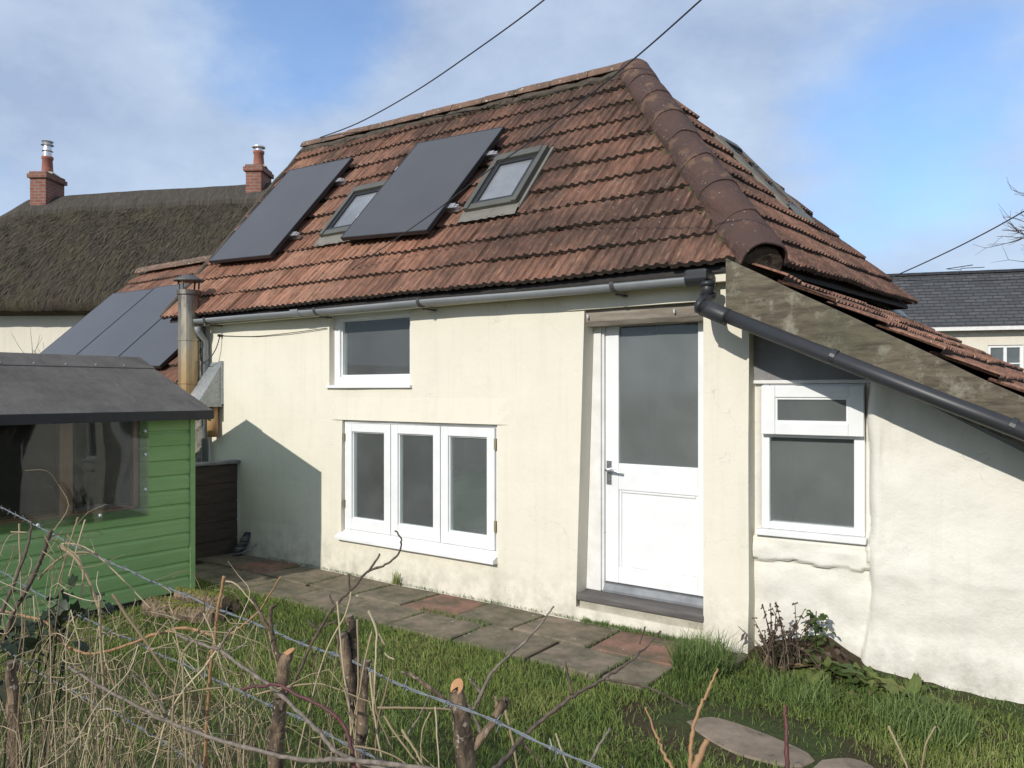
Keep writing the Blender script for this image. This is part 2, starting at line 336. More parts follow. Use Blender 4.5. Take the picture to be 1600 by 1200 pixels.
def smooth_path(pts, sub=4, jit=0):
    pts = [Vector(p) for p in pts]; out = []
    for i in range(len(pts) - 1):
        p0, p1, p2, p3 = pts[max(i - 1, 0)], pts[i], pts[i + 1], pts[min(i + 2, len(pts) - 1)]
        for k in range(sub):
            t = k / sub
            q = .5 * ((2 * p1) + (p2 - p0) * t + (2 * p0 - 5 * p1 + 4 * p2 - p3) * t * t + (3 * p1 - p0 - 3 * p2 + p3) * t ** 3)
            if jit: q += Vector((random.gauss(0, jit), random.gauss(0, jit), random.gauss(0, jit)))
            out.append(q)
    out.append(pts[-1]); return out
def nz(x, y, z=0, s=1.): return noise.noise(Vector((x * s, y * s, z * s)))
def fill(a, b, step):
    n = max(1, round((b - a) / step)); return [a + (b - a) * i / n for i in range(n)]
def lines(marks, step):
    m = sorted(set(round(x, 4) for x in marks)); out = []
    for a, b in zip(m, m[1:]): out += fill(a, b, step)
    return out + [m[-1]]
def wall_sheet(us, zs, holes, pos, depth, skip=lambda u, z: False):
    """wall with openings; pos(u,z)->(point, outward normal); openings get reveals"""
    mb = MB(); idx = {}; P = []
    def g(i, j):
        if (i, j) not in idx: idx[(i, j)] = len(P); P.append(pos(us[i], zs[j])[0])
        return idx[(i, j)]
    def inh(i, j):
        if i < 0 or j < 0 or i >= len(us) - 1 or j >= len(zs) - 1: return None
        cu, cz = (us[i] + us[i + 1]) / 2, (zs[j] + zs[j + 1]) / 2
        for h in holes:
            if h[0] < cu < h[1] and h[2] < cz < h[3]: return h
    F = []
    for i in range(len(us) - 1):
        for j in range(len(zs) - 1):
            if inh(i, j) or skip((us[i] + us[i + 1]) / 2, (zs[j] + zs[j + 1]) / 2): continue
            F.append((g(i, j), g(i + 1, j), g(i + 1, j + 1), g(i, j + 1)))
            for (di, dj, e) in ((1, 0, ((i + 1, j), (i + 1, j + 1))), (-1, 0, ((i, j + 1), (i, j))), (0, 1, ((i + 1, j + 1), (i, j + 1))), (0, -1, ((i, j), (i + 1, j)))):
                h = inh(i + di, j + dj)
                if h:
                    a, b = g(*e[0]), g(*e[1]); n = pos(us[i], zs[j])[1]; d = h[4] if len(h) > 4 else depth
                    k = len(P); P.append(P[a] - n * d); P.append(P[b] - n * d); F.append((b, a, k, k + 1))
    F = [f for f in F if (P[f[1]] - P[f[0]]).cross(P[f[2]] - P[f[0]]).length + (P[f[2]] - P[f[0]]).cross(P[f[3]] - P[f[0]]).length > 1e-8]
    return mb.add(P, F)
def tiled(O, U, Sl, N, L, left, right, gauge, tilew=.32, roll=.08, res=.0114, jit=.55, seed=0, thick=.024, top=None):
    """interlocking clay tiles laid in courses on the plane O,U,Sl,N; left/right give the clipped extent at slope s"""
    rr = random.Random(seed); mb = MB(); nc = max(1, round(L / gauge)); g = L / nc
    for c in range(nc):
        s0, s1 = c * g - .012, min((c + 1) * g + .03, L)
        u0 = min(left(s0), left(s1)); u1 = max(right(s0), right(s1)); off = rr.uniform(0, .1) + (c % 2) * tilew / 2
        n = int((u1 - u0) / res) + 2; vs = []; uv = []
        tj = {}
        for k in range(n):
            u = u0 + k * res; ti = math.floor((u + off) / tilew); fr = (u + off) / tilew - ti
            if ti not in tj: tj[ti] = (rr.gauss(0, .004) * jit, rr.gauss(0, .007) * jit, rr.gauss(0, .004) * jit)
            dh, ds, tw = tj[ti]
            w = math.cos(2 * PI * (u + off) / roll); h = .016 * max(0, w) ** .6 if w > 0 else -.003 * (-w)
            if fr < .045: h -= .02
            sag = .012 * nz(u * .9, s0 * 2, seed)
            for (sv, hh) in ((s0 + ds, thick + .018), (s0 + ds, thick + .018), ((s0 + s1) / 2, .026), (s1, .006)):
                hv = hh + h + dh + tw * (fr - .5) + sag
                if len(vs) % 4 == 0: hv = hh + h * .75 + dh - .034 + sag
                uu = min(max(u, left(sv)), right(sv))
                if top: sv = min(sv, top(uu))
                vs.append(O + U * uu + Sl * sv + N * hv); uv.append((ti + c * 37.3 + .5, c + .5))
        fs = []; bt = []
        for k in range(n - 1):
            a = 4 * k
            for r_ in range(3):
                f = (a + r_, a + 4 + r_, a + 5 + r_, a + 1 + r_)
                if (vs[f[2]] - vs[f[0]]).cross(vs[f[3]] - vs[f[1]]).length > 1e-7: (fs if r_ else bt).append(f)
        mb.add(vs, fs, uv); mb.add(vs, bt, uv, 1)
    return mb
def half_round(p0, p1, up, r0, r1, t=.016, n=12, span=1.0, wob=.0):
    """one half-round ridge or hip tile, p0 the exposed (lower) end"""
    mb = MB(); p0, p1, up = Vector(p0), Vector(p1), Vector(up).normalized(); d = (p1 - p0).normalized(); a = d.cross(up).normalized(); up = a.cross(d)
    vs = []
    K = 5
    for i in range(K):
        f = i / (K - 1); p = p0.lerp(p1, f); r = r0 + (r1 - r0) * f
        for q in (r, r - t):
            for j in range(n + 1):
                th = PI / 2 + PI * span * (j / n - .5)
                rr = q * (1 + wob * nz(p.x * 5 + j * .3, p.y * 5, p.z * 5))
                vs.append(p + a * math.cos(th) * rr + up * math.sin(th) * rr)
    W = 2 * (n + 1); fs = []
    for i in range(K - 1):
        for j in range(n):
            b = i * W + j; fs += [(b, b + 1, b + W + 1, b + W)]; b += n + 1; fs += [(b + 1, b, b + W, b + W + 1)]
        fs += [(i * W, i * W + W, i * W + W + n + 1, i * W + n + 1), (i * W + n, i * W + 2 * n + 1, i * W + W + 2 * n + 1, i * W + W + n)]
    for i, sgn in ((0, 1), (K - 1, -1)):
        for j in range(n):
            b = i * W + j; f = (b, b + n + 1, b + n + 2, b + 1); fs.append(f if sgn > 0 else f[::-1])
    return mb.add(vs, fs)

# ================================================================== THE SETTING
def ground():
    us = [-400, -120, -40, -20, -14, -11, -9] + [x * .25 for x in range(-34, 9)] + [2.6, 4, 8, 20, 60, 160, 400]
    vs = [-400, -120, -40, -20, -12, -8, -6.5] + [y * .25 for y in range(-23, 3)] + [1.2, 3, 6, 12, 25, 60, 160, 400]
    P = []
    for x in us:
        for y in vs:
            w = 1 if (-9 < x < 2 and -6 < y < .3) else 0
            z = -.012 + w * .02 * nz(x, y, 3, 1.6)
            if y > -.98: z = min(z, -.008) if x < -1.6 else z
            if x > -1.9 and w: z -= .07 * min(1, max(0, (x + 1.2)))
            P.append((x, y, z))
    n = len(vs); F = [(i * n + j, (i + 1) * n + j, (i + 1) * n + j + 1, i * n + j + 1) for i in range(len(us) - 1) for j in range(n - 1)]
    tag(MB().add(P, F).build('ground', 'soil', smooth=True, origin=(0, 0, 0)), None, None, kind='structure')
ground()
PJ = []
def paving():
    rr = random.Random(12); mb = MB()
    reds = {(0, 5): .93, (0, 8): .97, (0, 1): .9, (1, 5): .78}
    for row, (ya, yb) in enumerate(((-.49, -.035), (-.93, -.515))):
        x = -7.15 if row == 0 else -6.9; k = 0
        end = -1.78 if row == 0 else -2.05
        while x < end - .2:
            w = min(rr.uniform(.5, .62), end - x); g = .012
            tilt = [rr.uniform(-.008, .008) for _ in range(4)]
            if x + w > end - .02: w = end - x
            jx = [rr.uniform(-.012, .012) for _ in range(8)]
            c = [(x + g + jx[0], ya + jx[1]), (x + w - g + jx[2], ya + jx[3]), (x + w - g + jx[4], yb + jx[5]), (x + g + jx[6], yb + jx[7])]
            if row == 1 and x > -5.5: c[0] = (c[0][0], c[0][1] + rr.uniform(0, .05)); c[1] = (c[1][0], c[1][1] + rr.uniform(-.02, .05))
            b = .008; cx = sum(p[0] for p in c) / 4; cy = sum(p[1] for p in c) / 4
            inn = [(p[0] + (cx - p[0]) * .03, p[1] + (cy - p[1]) * .03) for p in c]
            vs = [(p[0], p[1], -.05) for p in c] + [(p[0], p[1], .010 + t) for p, t in zip(c, tilt)] + [(p[0], p[1], .018 + t) for p, t in zip(inn, tilt)]
            u = reds.get((row, k), rr.uniform(0, .82))
            mb.add(vs, [(0, 1, 5, 4), (1, 2, 6, 5), (2, 3, 7, 6), (3, 0, 4, 7), (4, 5, 9, 8), (5, 6, 10, 9), (6, 7, 11, 10), (7, 4, 8, 11), (8, 9, 10, 11)], [(u, .5)] * 12)
            x += w; k += 1; PJ.append((x, row))
    tag(mb.build('path', 'slab', origin=(0, 0, 0)), None, None, kind='structure')
paving()

# ================================================================== THE COTTAGE
C = thing('cottage', 'cream rendered cottage with a red clay tile hipped roof, white windows and half glazed door', 'cottage', (-5, 0, 0))
UP = [(-5.74, -4.715, 1.70, 2.375, .12), (-5.57, -3.79, .36, 1.395, .10), (-3.0, -2.1, .10, 2.235, .20)]
def front_pos(x, z):
    y = .018 * nz(x, z, 1, .9) + .006 * nz(x, z, 5, 3.2)
    near = min(1, max(0, min(abs(x + 5.74), abs(x + 4.7), abs(x + 3.79), abs(x + 3.0), abs(x + 2.1)) / .2)); y *= near
    if 1.3951 < z < 1.6 and -5.72 < x < -3.66: y -= .013 * (1 - (z - 1.395) / .205)
    if z > 2.2351 and -3.22 < x < -2.02: y -= .016
    bx = 0
    if -3.6 < x < -2.6: bx = -.075 * max(0, 1 - z / 2.25) * max(0, 1 - abs(x + 3.0) / .6)
    if z < .35: y -= .02 * (1 - z / .35) * near
    return Vector((x + bx, y, z)), Vector((0, -1, 0))
us = lines([-7.72, -5.74, -5.72, -5.57, -4.715, -3.79, -3.66, -3.22, -3.0, -2.1, -2.02, -1.80], .09)
zs = lines([-.1, .1, .36, 1.395, 1.3955, 1.6, 1.70, 2.235, 2.2355, 2.375, 2.52], .09)
wf = wall_sheet(us, zs, UP, front_pos, .12)
wf.add([(-1.80, front_pos(-1.80, z)[0].y, z) for z in zs] + [(-1.80 + .0, .30, z) for z in zs], [(i, i + len(zs), i + len(zs) + 1, i + 1) for i in range(len(zs) - 1)])
wall = wf.build('wall', 'cream', C)
# rubble corner at the far left end of the front
rb = MB(); vs = []; nx, nzz = 12, 60
for i in range(nx + 1):
    for j in range(nzz + 1):
        x = -8.24 + .53 * i / nx; z = -.1 + 2.55 * j / nzz; b = noise.voronoi(Vector((x * 7, 0, z * 11)))[0]
        ex = .04 * nz(x, z, 8, 6) if i in (0,) else 0
        vs.append((x + ex, .03 - .07 * min(.6, (b[1] - b[0])) - .03 * nz(x, z, 2, 5), z))
rb.add(vs, [(i * (nzz + 1) + j, (i + 1) * (nzz + 1) + j, (i + 1) * (nzz + 1) + j + 1, i * (nzz + 1) + j + 1) for i in range(nx) for j in range(nzz)])
rb.add([(-8.24, .03, -.1), (-8.24, 3.7, -.1), (-8.24, 3.7, 2.45), (-8.24, .03, 2.45), (-8.24, 1.86, 4.75)], [(1, 0, 3, 4, 2)])
rb.build('rubble_wall', 'rubble', C)
# inside of the rooms, side and back walls
rm = MB(); x0, x1, y0, y1 = -7.68, -1.9, .0, 3.75
rm.add([(x0, .25, 0), (x1, .25, 0), (x1, y1, 0), (x0, y1, 0), (x0, .25, 2.44), (x1, .25, 2.44), (x1, y1, 2.44), (x0, y1, 2.44)],
       [(0, 1, 2, 3), (4, 7, 6, 5), (3, 2, 6, 7), (0, 3, 7, 4), (1, 5, 6, 2)])
rm.box((-4.2, 1.2, 0), (-4.1, 3.7, 2.43)); rm.box((-3.6, 2.2, .0), (-3.52, 3.7, 2.42))
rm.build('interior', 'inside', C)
# ---- windows
def bar_frame(x0, x1, z0, z1, y0, y1, l, r, b, t, mb=None):
    mb = mb or MB()
    mb.box((x0, y0, z0), (x0 + l, y1, z1)); mb.box((x1 - r, y0, z0), (x1, y1, z1))
    mb.box((x0 + l, y0 + .0015, z0), (x1 - r, y1, z0 + b)); mb.box((x0 + l, y0 + .0015, z1 - t), (x1 - r, y1, z1)); return mb
# upper window
w = bar_frame(-5.74, -4.69, 1.715, 2.37, .06, .15, .075, .09, .07, .062).build('window', 'white', C, bevel=.004)
w['label'] = 'small upper window under the gutter'
bead = bar_frame(-5.665, -4.78, 1.785, 2.308, .08, .12, .018, .018, .018, .018).build('glazing_bead', 'white', w)
B((-5.665, .105, 1.785), (-4.78, .111, 2.308)).build('pane', 'glass', w)
MB().prism([(-5.765, -.03, 1.682), (-5.765, -.03, 1.706), (-5.765, .075, 1.716), (-5.765, .075, 1.682)], (1.072, 0, 0)).build('sill', 'white', w, bevel=.004)
# lower triple casement
w = bar_frame(-5.565, -3.795, .39, 1.39, .03, .12, .028, .028, .02, .022).build('window', 'white', C, bevel=.004)
w['label'] = 'wide three light casement window near the ground'
for k, (a, b, hx) in enumerate(((-5.535, -4.965, 0), (-4.958, -4.392, 0), (-4.385, -3.825, 1))):
    cs = bar_frame(a, b, .412, 1.366, .012, .075, .08, .078, .098, .075).build('casement', 'white', w, bevel=.004)
    bar_frame(a + .08, b - .078, .510, 1.291, .03, .05, .010, .010, .010, .010).build('glazing_bead', 'white', w)
    B((a + .08, .042, .510), (b - .078, .048, 1.291)).build('pane', 'glass', w)
for z in (.56, 1.2): B((-3.824, .004, z), (-3.804, .02, z + .085)).build('hinge', 'brass', w)
for z in (.6, 1.2): B((-5.556, .004, z), (-5.542, .02, z + .07)).build('hinge', 'brass', w)
MB().prism([(-5.60, -.06, .318), (-5.60, -.06, .35), (-5.60, .03, .392), (-5.60, .06, .392), (-5.60, .06, .318)], (1.815, 0, 0)).build('sill', 'white', w, bevel=.005)
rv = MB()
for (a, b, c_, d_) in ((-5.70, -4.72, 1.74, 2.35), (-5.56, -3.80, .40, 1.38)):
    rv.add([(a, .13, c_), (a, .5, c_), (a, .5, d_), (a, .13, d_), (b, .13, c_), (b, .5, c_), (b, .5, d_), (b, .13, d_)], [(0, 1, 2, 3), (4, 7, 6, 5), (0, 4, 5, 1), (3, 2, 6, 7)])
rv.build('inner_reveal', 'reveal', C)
# ---- door
d = MB(); yd = .17
d.box((-2.925, yd, .275), (-2.818, yd + .045, 2.16)); d.box((-2.212, yd, .275), (-2.09, yd + .045, 2.16))
d.box((-2.818, yd + .0015, 2.118), (-2.212, yd + .045, 2.16)); d.box((-2.818, yd + .0015, .945), (-2.212, yd + .045, 1.135)); d.box((-2.818, yd + .0015, .275), (-2.212, yd + .045, .395))
door = d.build('door', 'white', C, bevel=.004)
door['label'] = 'white half glazed door'
bar_frame(-2.818, -2.212, .395, .945, yd + .008, yd + .03, .02, .02, .02, .02).build('moulding', 'white', door, bevel=.006)
B((-2.80, yd + .020, .413), (-2.23, yd + .035, .927)).build('panel', 'white', door)
B((-2.818, yd + .018, 1.135), (-2.212, yd + .024, 2.118)).build('pane', 'obscure', door)
MB().prism([(-2.925, yd - .035, .205), (-2.925, yd - .035, .222), (-2.925, yd - .012, .262), (-2.925, yd + .04, .272), (-2.925, yd + .04, .205)], (.83, 0, 0)).build('weather_bar', 'lead', door)
h = MB().box((-2.912, yd - .008, .98), (-2.872, yd - .001, 1.15)); h.tube([(-2.892, yd - .005, 1.085), (-2.892, yd - .05, 1.085)], .011, 10); h.tube(smooth_path([(-2.892, yd - .048, 1.085), (-2.83, yd - .052, 1.084), (-2.775, yd - .044, 1.076)], 4), .0095, 10)
h.tube([(-2.892, yd - .012, 1.01), (-2.892, yd - .004, 1.01)], .008, 8)
h.build('handle', 'chrome', door)
fr = MB().box((-3.085, .135, .205), (-2.945, .2, 2.16)); fr.box((-2.945, .15, .205), (-2.9255, .2, 2.16)); fr.box((-3.0, .18, 2.1605), (-2.08, .24, 2.2))
fr.build('door_frame', 'white_old', C, bevel=.006)
bm_ = MB(); n = 24; vs = []
for i in range(n + 1):
    x = -3.10 + 1.0 * i / n; j = .012 * nz(x * 4, 1, 7)
    for (y, z) in ((.03, 2.235), (.02 + j, 2.20), (.025 + j * .5, 2.15 + .01 * nz(x * 5, 3)), (.05, 2.118 + .012 * nz(x * 3, 9)), (.25, 2.118), (.25, 2.235)): vs.append((x, y, z))
bm_.add(vs, [(i * 6 + k, i * 6 + 6 + k, i * 6 + 6 + (k + 1) % 6, i * 6 + (k + 1) % 6) for i in range(n) for k in range(6)] + [tuple(range(6)), tuple(range(n * 6, n * 6 + 6))[::-1]])
bm_.build('door_lintel', 'beam', C)
for bx in (-2.98, -2.31): MB().tube([(bx, .035, 2.19), (bx, .008, 2.192), (bx + .006, .002, 2.17)], [.007, .009, .006], 8).build('bolt', 'alu', C)
st = MB().box((-3.06, -.01, .152), (-2.095, .2, .203)); st.build('door_sill', 'stepwood', C, bevel=.012)
MB().box((-3.05, .01, -.05), (-2.095, .2, .151)).build('doorstep', 'concrete', C, bevel=.01)
# ---- roof
RU, EA = Vector((1, 0, 0)), R(50.1)
RO, RS, RN = Vector((-8.32, -.13, 2.45)), Vector((0, math.cos(EA), math.sin(EA))), Vector((0, -math.sin(EA), math.cos(EA)))
RL = 3.06; RR = 2.80; HA = Vector((-1.66, -.13, 2.45)); HB = Vector((-1.58, 4.05, 2.54)); AP = RO + RS * RR + RU * 4.83
hipu = lambda s: 6.66 - 1.83 * min(s, RR) / RR
rtop = lambda u: RL + (RR - RL) * u / 4.83
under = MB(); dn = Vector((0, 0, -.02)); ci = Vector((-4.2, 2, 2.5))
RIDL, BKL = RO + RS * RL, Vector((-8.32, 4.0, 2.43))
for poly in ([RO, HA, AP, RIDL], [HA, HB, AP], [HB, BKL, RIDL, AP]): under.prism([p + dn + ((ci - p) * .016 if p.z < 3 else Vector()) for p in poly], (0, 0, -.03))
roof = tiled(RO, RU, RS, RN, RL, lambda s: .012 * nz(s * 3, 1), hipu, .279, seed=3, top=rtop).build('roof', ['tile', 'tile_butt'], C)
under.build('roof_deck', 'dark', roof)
hu = (HB - HA).normalized(); hn = (HB - HA).cross(AP - HA).normalized(); hs = hn.cross(hu)
HL = (AP - HA).dot(hs); hb = (HB - HA).length; ha = (AP - HA).dot(hu)
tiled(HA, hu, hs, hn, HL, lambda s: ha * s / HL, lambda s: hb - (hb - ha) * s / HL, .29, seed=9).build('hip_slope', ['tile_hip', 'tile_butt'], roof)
bs = (RIDL - BKL).normalized(); bn = Vector((-1, 0, 0)).cross(bs)
MB().add([HB, BKL, RIDL, AP], [(0, 1, 2, 3)], [(0, 0)] * 4).build('back_slope', 'tile_hip', roof)
# verge mortar at the left edge
vg = MB(); vg.tube(smooth_path([RO + RS * (s_ * .278) + RN * .02 + Vector((-.0, 0, 0)) for s_ in range(12)], 2, .006), .035, 8); vg.build('verge_mortar', 'mortar', roof)
# ridge: mortar bed then tiles
rt0 = RIDL + Vector((0, 0, .0)); rl = (AP - RIDL).length; rdir = (AP - RIDL).normalized()
mt = MB(); mt.tube(smooth_path([RIDL + rdir * (rl * k / 24) + Vector((0, -.055 + .01 * nz(k, 2), -.055 + .012 * nz(k, 5))) for k in range(25)], 2, .006), .055, 10, wob=.15); mt.build('ridge_mortar', 'mortar', roof)
nt = 11
for k in range(nt):
    a = RIDL + rdir * (rl * k / nt) + Vector((0, 0, -.012 + .012 * nz(k * 1.7, 3))); b = RIDL + rdir * (rl * (k + 1) / nt - .012) + Vector((0, 0, -.012 + .012 * nz(k * 1.7 + 1, 3)))
    half_round(a, b, (0, .1 * nz(k, 9), 1), .108, .104, .02, 12, .92, .08).build('ridge_tile', 'ridge', roof)
# hip tiles
hd = (HA - AP); hl = hd.length; hd.normalize(); upv = (RN + hn).normalized()
p_lo = HA + upv * .0
nh = 8
for k in range(nh):
    f0, f1 = k / nh, (k + 1) / nh + .02
    a = HA.lerp(AP, f0) + upv * (-.024 + .006 * nz(k, 4)) - hd * -.02; b = HA.lerp(AP, min(f1, 1.0)) + upv * (-.032)
    half_round(a, b, upv + Vector((.04 * nz(k, 1), .04 * nz(k, 2), 0)),   .153, .150, .010, 16, 1.0, .13).build('hip_tile', 'hip', roof)
hm = MB(); hm.tube([HA.lerp(AP, k / 20) - upv * .06 for k in range(21)], .135, 12, wob=.05); hm.build('hip_mortar', 'mortar', roof)
# moss and dirt lumps along the ridge and the hip
ms = MB(); rr = random.Random(4)
def lump(p, r, mb):
    vs = []; k = 6
    for i in range(3):
        for j in range(k):
            t = 2 * PI * j / k; q = (1, .8, .25)[i] * r * rr.uniform(.75, 1.2)
            vs.append(Vector(p) + Vector((math.cos(t) * q, math.sin(t) * q, (-.3, .35, .7)[i] * r)))
    mb.add(vs, [(i * k + j, i * k + (j + 1) % k, i * k + k + (j + 1) % k, i * k + k + j) for i in range(2) for j in range(k)] + [tuple(range(2 * k, 3 * k))])
for _ in range(420):
    u = rr.uniform(0, 4.7); lump(RIDL + rdir * u - RS * rr.uniform(.09, .15) + RN * .02, rr.uniform(.005, .016), ms)
for _ in range(260):
    s_ = rr.uniform(.1, 2.75); lump(RO + RU * (hipu(s_) - rr.uniform(.15, .20)) + RS * s_ + RN * .015, rr.uniform(.005, .018), ms)
for _ in range(150):
    c = rr.randint(0, 10); u = rr.uniform(0, hipu(c * .278) - .2) ; lump(RO + RU * max(0, u) + RS * min(c * .278, 2.75) + RS * ( rr.uniform(0, .03)) + RN * .03, rr.uniform(.004, .009), ms)
for _ in range(120):
    s_ = rr.uniform(.1, 2.7); lump(HA + hu * (hb - (hb - ha) * s_ / HL - rr.uniform(.0, .1)) + hs * s_ + hn * .02, rr.uniform(.006, .02), ms)
ms.build('moss', 'moss', roof, smooth=True)['kind'] = 'stuff'
# ---- skylights
def skylight(O, U, Sv, N, u0, u1, s0, s1, name='skylight', hh_=.105):
    T = Matrix((U.to_4d(), Sv.to_4d(), N.to_4d(), (0, 0, 0, 1))).transposed(); T.col[3] = (*O, 1); T[3] = (0, 0, 0, 1)
    for r_ in range(3): T[r_][3] = O[r_]
    f = MB(); h0, h1 = .0, hh_
    f.box((u0, s0, h0), (u0 + .052, s1, h1), T); f.box((u1 - .052, s0, h0), (u1, s1, h1), T)
    f.box((u0 + .052, s0, h0), (u1 - .052, s0 + .07, h1 - .012), T); f.box((u0 + .052, s1 - .085, h0), (u1 - .052, s1, h1 + .008), T)
    o = f.build(name, 'skyframe', C, bevel=.004)
    g = MB(); g.box((u0 + .052, s0 + .07, .022), (u0 + .10, s1 - .085, hh_ - .017), T); g.box((u1 - .10, s0 + .07, .022), (u1 - .052, s1 - .085, hh_ - .017), T); g.box((u0 + .10, s0 + .07, .022), (u1 - .10, s0 + .1, hh_ - .017), T); g.box((u0 + .10, s1 - .13, .022), (u1 - .10, s1 - .085, hh_ - .017), T)
    g.build('sash', 'pframe', o)
    MB().box((u0 + .10, s0 + .1, hh_ - .043), (u1 - .10, s1 - .13, hh_ - .035), T).build('pane', 'sky_glass', o)
    MB().box((u0 + .05, s0 + .05, .006), (u1 - .05, s1 - .05, .02), T).build('blind', 'blindcloth', o)
    fl = MB(); n = 14; vs = []
    for i in range(n + 1):
        u = u0 - .02 + (u1 - u0 + .04) * i / n
        for s_, hh in ((s0 + .01, .062), (s0 - .06, .06), (s0 - .12 - .012 * nz(u * 9, 1), .052 + .006 * math.sin(u * 2 * PI / .08))): vs.append(T @ Vector((u, s_, hh)))
    fl.add(vs, [(i * 3 + k, i * 3 + k + 1, i * 3 + 4 + k, i * 3 + 3 + k) for i in range(n) for k in range(2)])
    fl.box((u0 - .03, s0 - .04, .03), (u0 - .001, s1 + .03, .055), T); fl.box((u1 + .001, s0 - .04, .03), (u1 + .03, s1 + .03, .055), T)
    fl.build('flashing', 'skyflash', o); return o
skylight(RO, RU, RS, RN, 3.85, 4.42, .93, 1.67)['label'] = 'skylight to the right of the solar panels'
skylight(RO, RU, RS, RN, 1.96, 2.53, .93, 1.67)['label'] = 'skylight between the solar panels'
skylight(HA, hu, hs, hn, 2.22, 2.72, .98, 1.95, 'skylight', .068)['label'] = 'skylight on the hip end'
# ---- solar panels on the front slope
def solar(O, U, Sv, N, uc, sc, w_, h_, rot, lift, parent, rails=True):
    c, s_ = math.cos(rot), math.sin(rot); U2 = U * c + Sv * s_; S2 = Sv * c - U * s_; O2 = O + U * uc + Sv * sc + N * lift
    T = Matrix.Identity(4)
    for r_ in range(3): T[r_][0], T[r_][1], T[r_][2], T[r_][3] = U2[r_], S2[r_], N[r_], O2[r_]
    p = MB(); a, b = w_ / 2, h_ / 2
    p.add([T @ Vector(q) for q in ((-a + .009, -b + .009, .004), (a - .009, -b + .009, .004), (a - .009, b - .009, .004), (-a + .009, b - .009, .004))], [(0, 1, 2, 3)], [(0, 0), (1, 0), (1, 1.5), (0, 1.5)])
    p.box((-a + .01, -b + .01, -.03), (a - .01, b - .01, -.002), T)
    o = p.build('solar_panel', 'cells', parent)
    f = MB()
    f.box((-a, -b, -.034), (-a + .01, b, .006), T); f.box((a - .01, -b, -.034), (a, b, .006), T); f.box((-a + .01, -b, -.034), (a - .01, -b + .01, .0055), T); f.box((-a + .01, b - .01, -.034), (a - .01, b, .0055), T)
    f.build('panel_frame', 'pframe', o)
    if rails:
        for v in (-b + .36, b - .36):
            q = MB(); q.box((-a - .09, v - .02, -.085), (a + .10, v + .02, -.075), T); q.box((-a - .09, v - .02, -.05), (a + .10, v - .006, -.036), T); q.box((-a - .09, v + .006, -.05), (a + .10, v + .02, -.036), T); q.box((-a - .09, v - .006, -.075), (a + .10, v + .006, -.052), T)
            q.box((-a - .085, v - .03, -.034), (-a - .001, v + .03, -.028), T); q.box((a + .001, v - .03, -.034), (a + .06, v + .03, -.028), T)
            for e in (-a + .2, a - .2): q.box((e - .02, v - .02, -.13), (e + .02, v + .02, -.086), T)
            q.build('rail', 'alu', o)
    return o
solar(RO, RU, RS, RN, .91, 1.50, 1.17, 1.60, R(-3.5), .135, C)
solar(RO, RU, RS, RN, 3.10, 1.43, 1.18, 1.46, R(-5), .135, C)
# ---- gutter and pipes
gx0, gx1, gy, gz = -7.62, -2.02, -.165, 2.368
def gut():
    mb = MB(); n = 9; r0, r1 = .047, .042; k = 30; vs = []
    for i in range(k + 1):
        x = gx0 + (gx1 - gx0) * i / k; z = gz + .034 * (1 - i / k) + .006 * nz(x * .8, 3)
        for r_ in (r0, r1):
            for j in range(n + 1):
                t = PI + PI * j / n; vs.append((x, gy + math.cos(t) * r_, z + math.sin(t) * r_))
    W = 2 * (n + 1); fs = []
    for i in range(k):
        for j in range(n): b = i * W + j; fs += [(b, b + W, b + W + 1, b + 1)]; b += n + 1; fs += [(b, b + 1, b + W + 1, b + W)]
        fs += [(i * W, i * W + n + 1, i * W + W + n + 1, i * W + W), (i * W + n, i * W + W + n, i * W + W + 2 * n + 1, i * W + 2 * n + 1)]
    mb.add(vs, fs)
    mb.lathe((0, 0, 0), [(.001, 0)], 3) if 0 else None
    return mb
gutter = gut().build('gutter', 'gutter', C, smooth=True)
def hoop(x, wd, r_, tail=True):
    mb = MB(); n = 10; z = gz + .034 * (1 - (x - gx0) / (gx1 - gx0)); vs = []
    for j in range(n + 1):
        t = PI * .93 + PI * 1.12 * j / n
        for rr_ in (r_, r_ + .006):
            for xx in (x - wd / 2, x + wd / 2): vs.append((xx, gy + math.cos(t) * rr_, z + math.sin(t) * rr_))
    fs = []
    for j in range(n):
        b = 4 * j; fs += [(b + 2, b + 3, b + 7, b + 6), (b, b + 4, b + 5, b + 1), (b, b + 2, b + 6, b + 4), (b + 1, b + 5, b + 7, b + 3)]
    mb.add(vs, fs)
    if tail: mb.box((x - wd / 2, gy + .03, z - .07), (x + wd / 2, -.01, z - .058))
    return mb
for x in (-7.42, -5.70, -4.43, -2.66): hoop(x, .03, .048).build('bracket', 'iron', gutter)
hoop(-5.98, .11, .048, False).build('joint_collar', 'gutter', gutter)
hoop(-2.07, .13, .049, False).build('outlet', 'blackpvc', gutter)
B((-2.14, gy - .055, gz - .03), (-1.985, gy + .06, gz + .05)).build('end_box', 'blackpvc', gutter, bevel=.02)
fx = B((-7.7, -.075, 2.345), (-1.84, -.02, 2.445)); fx.build('fascia', 'cream', C)
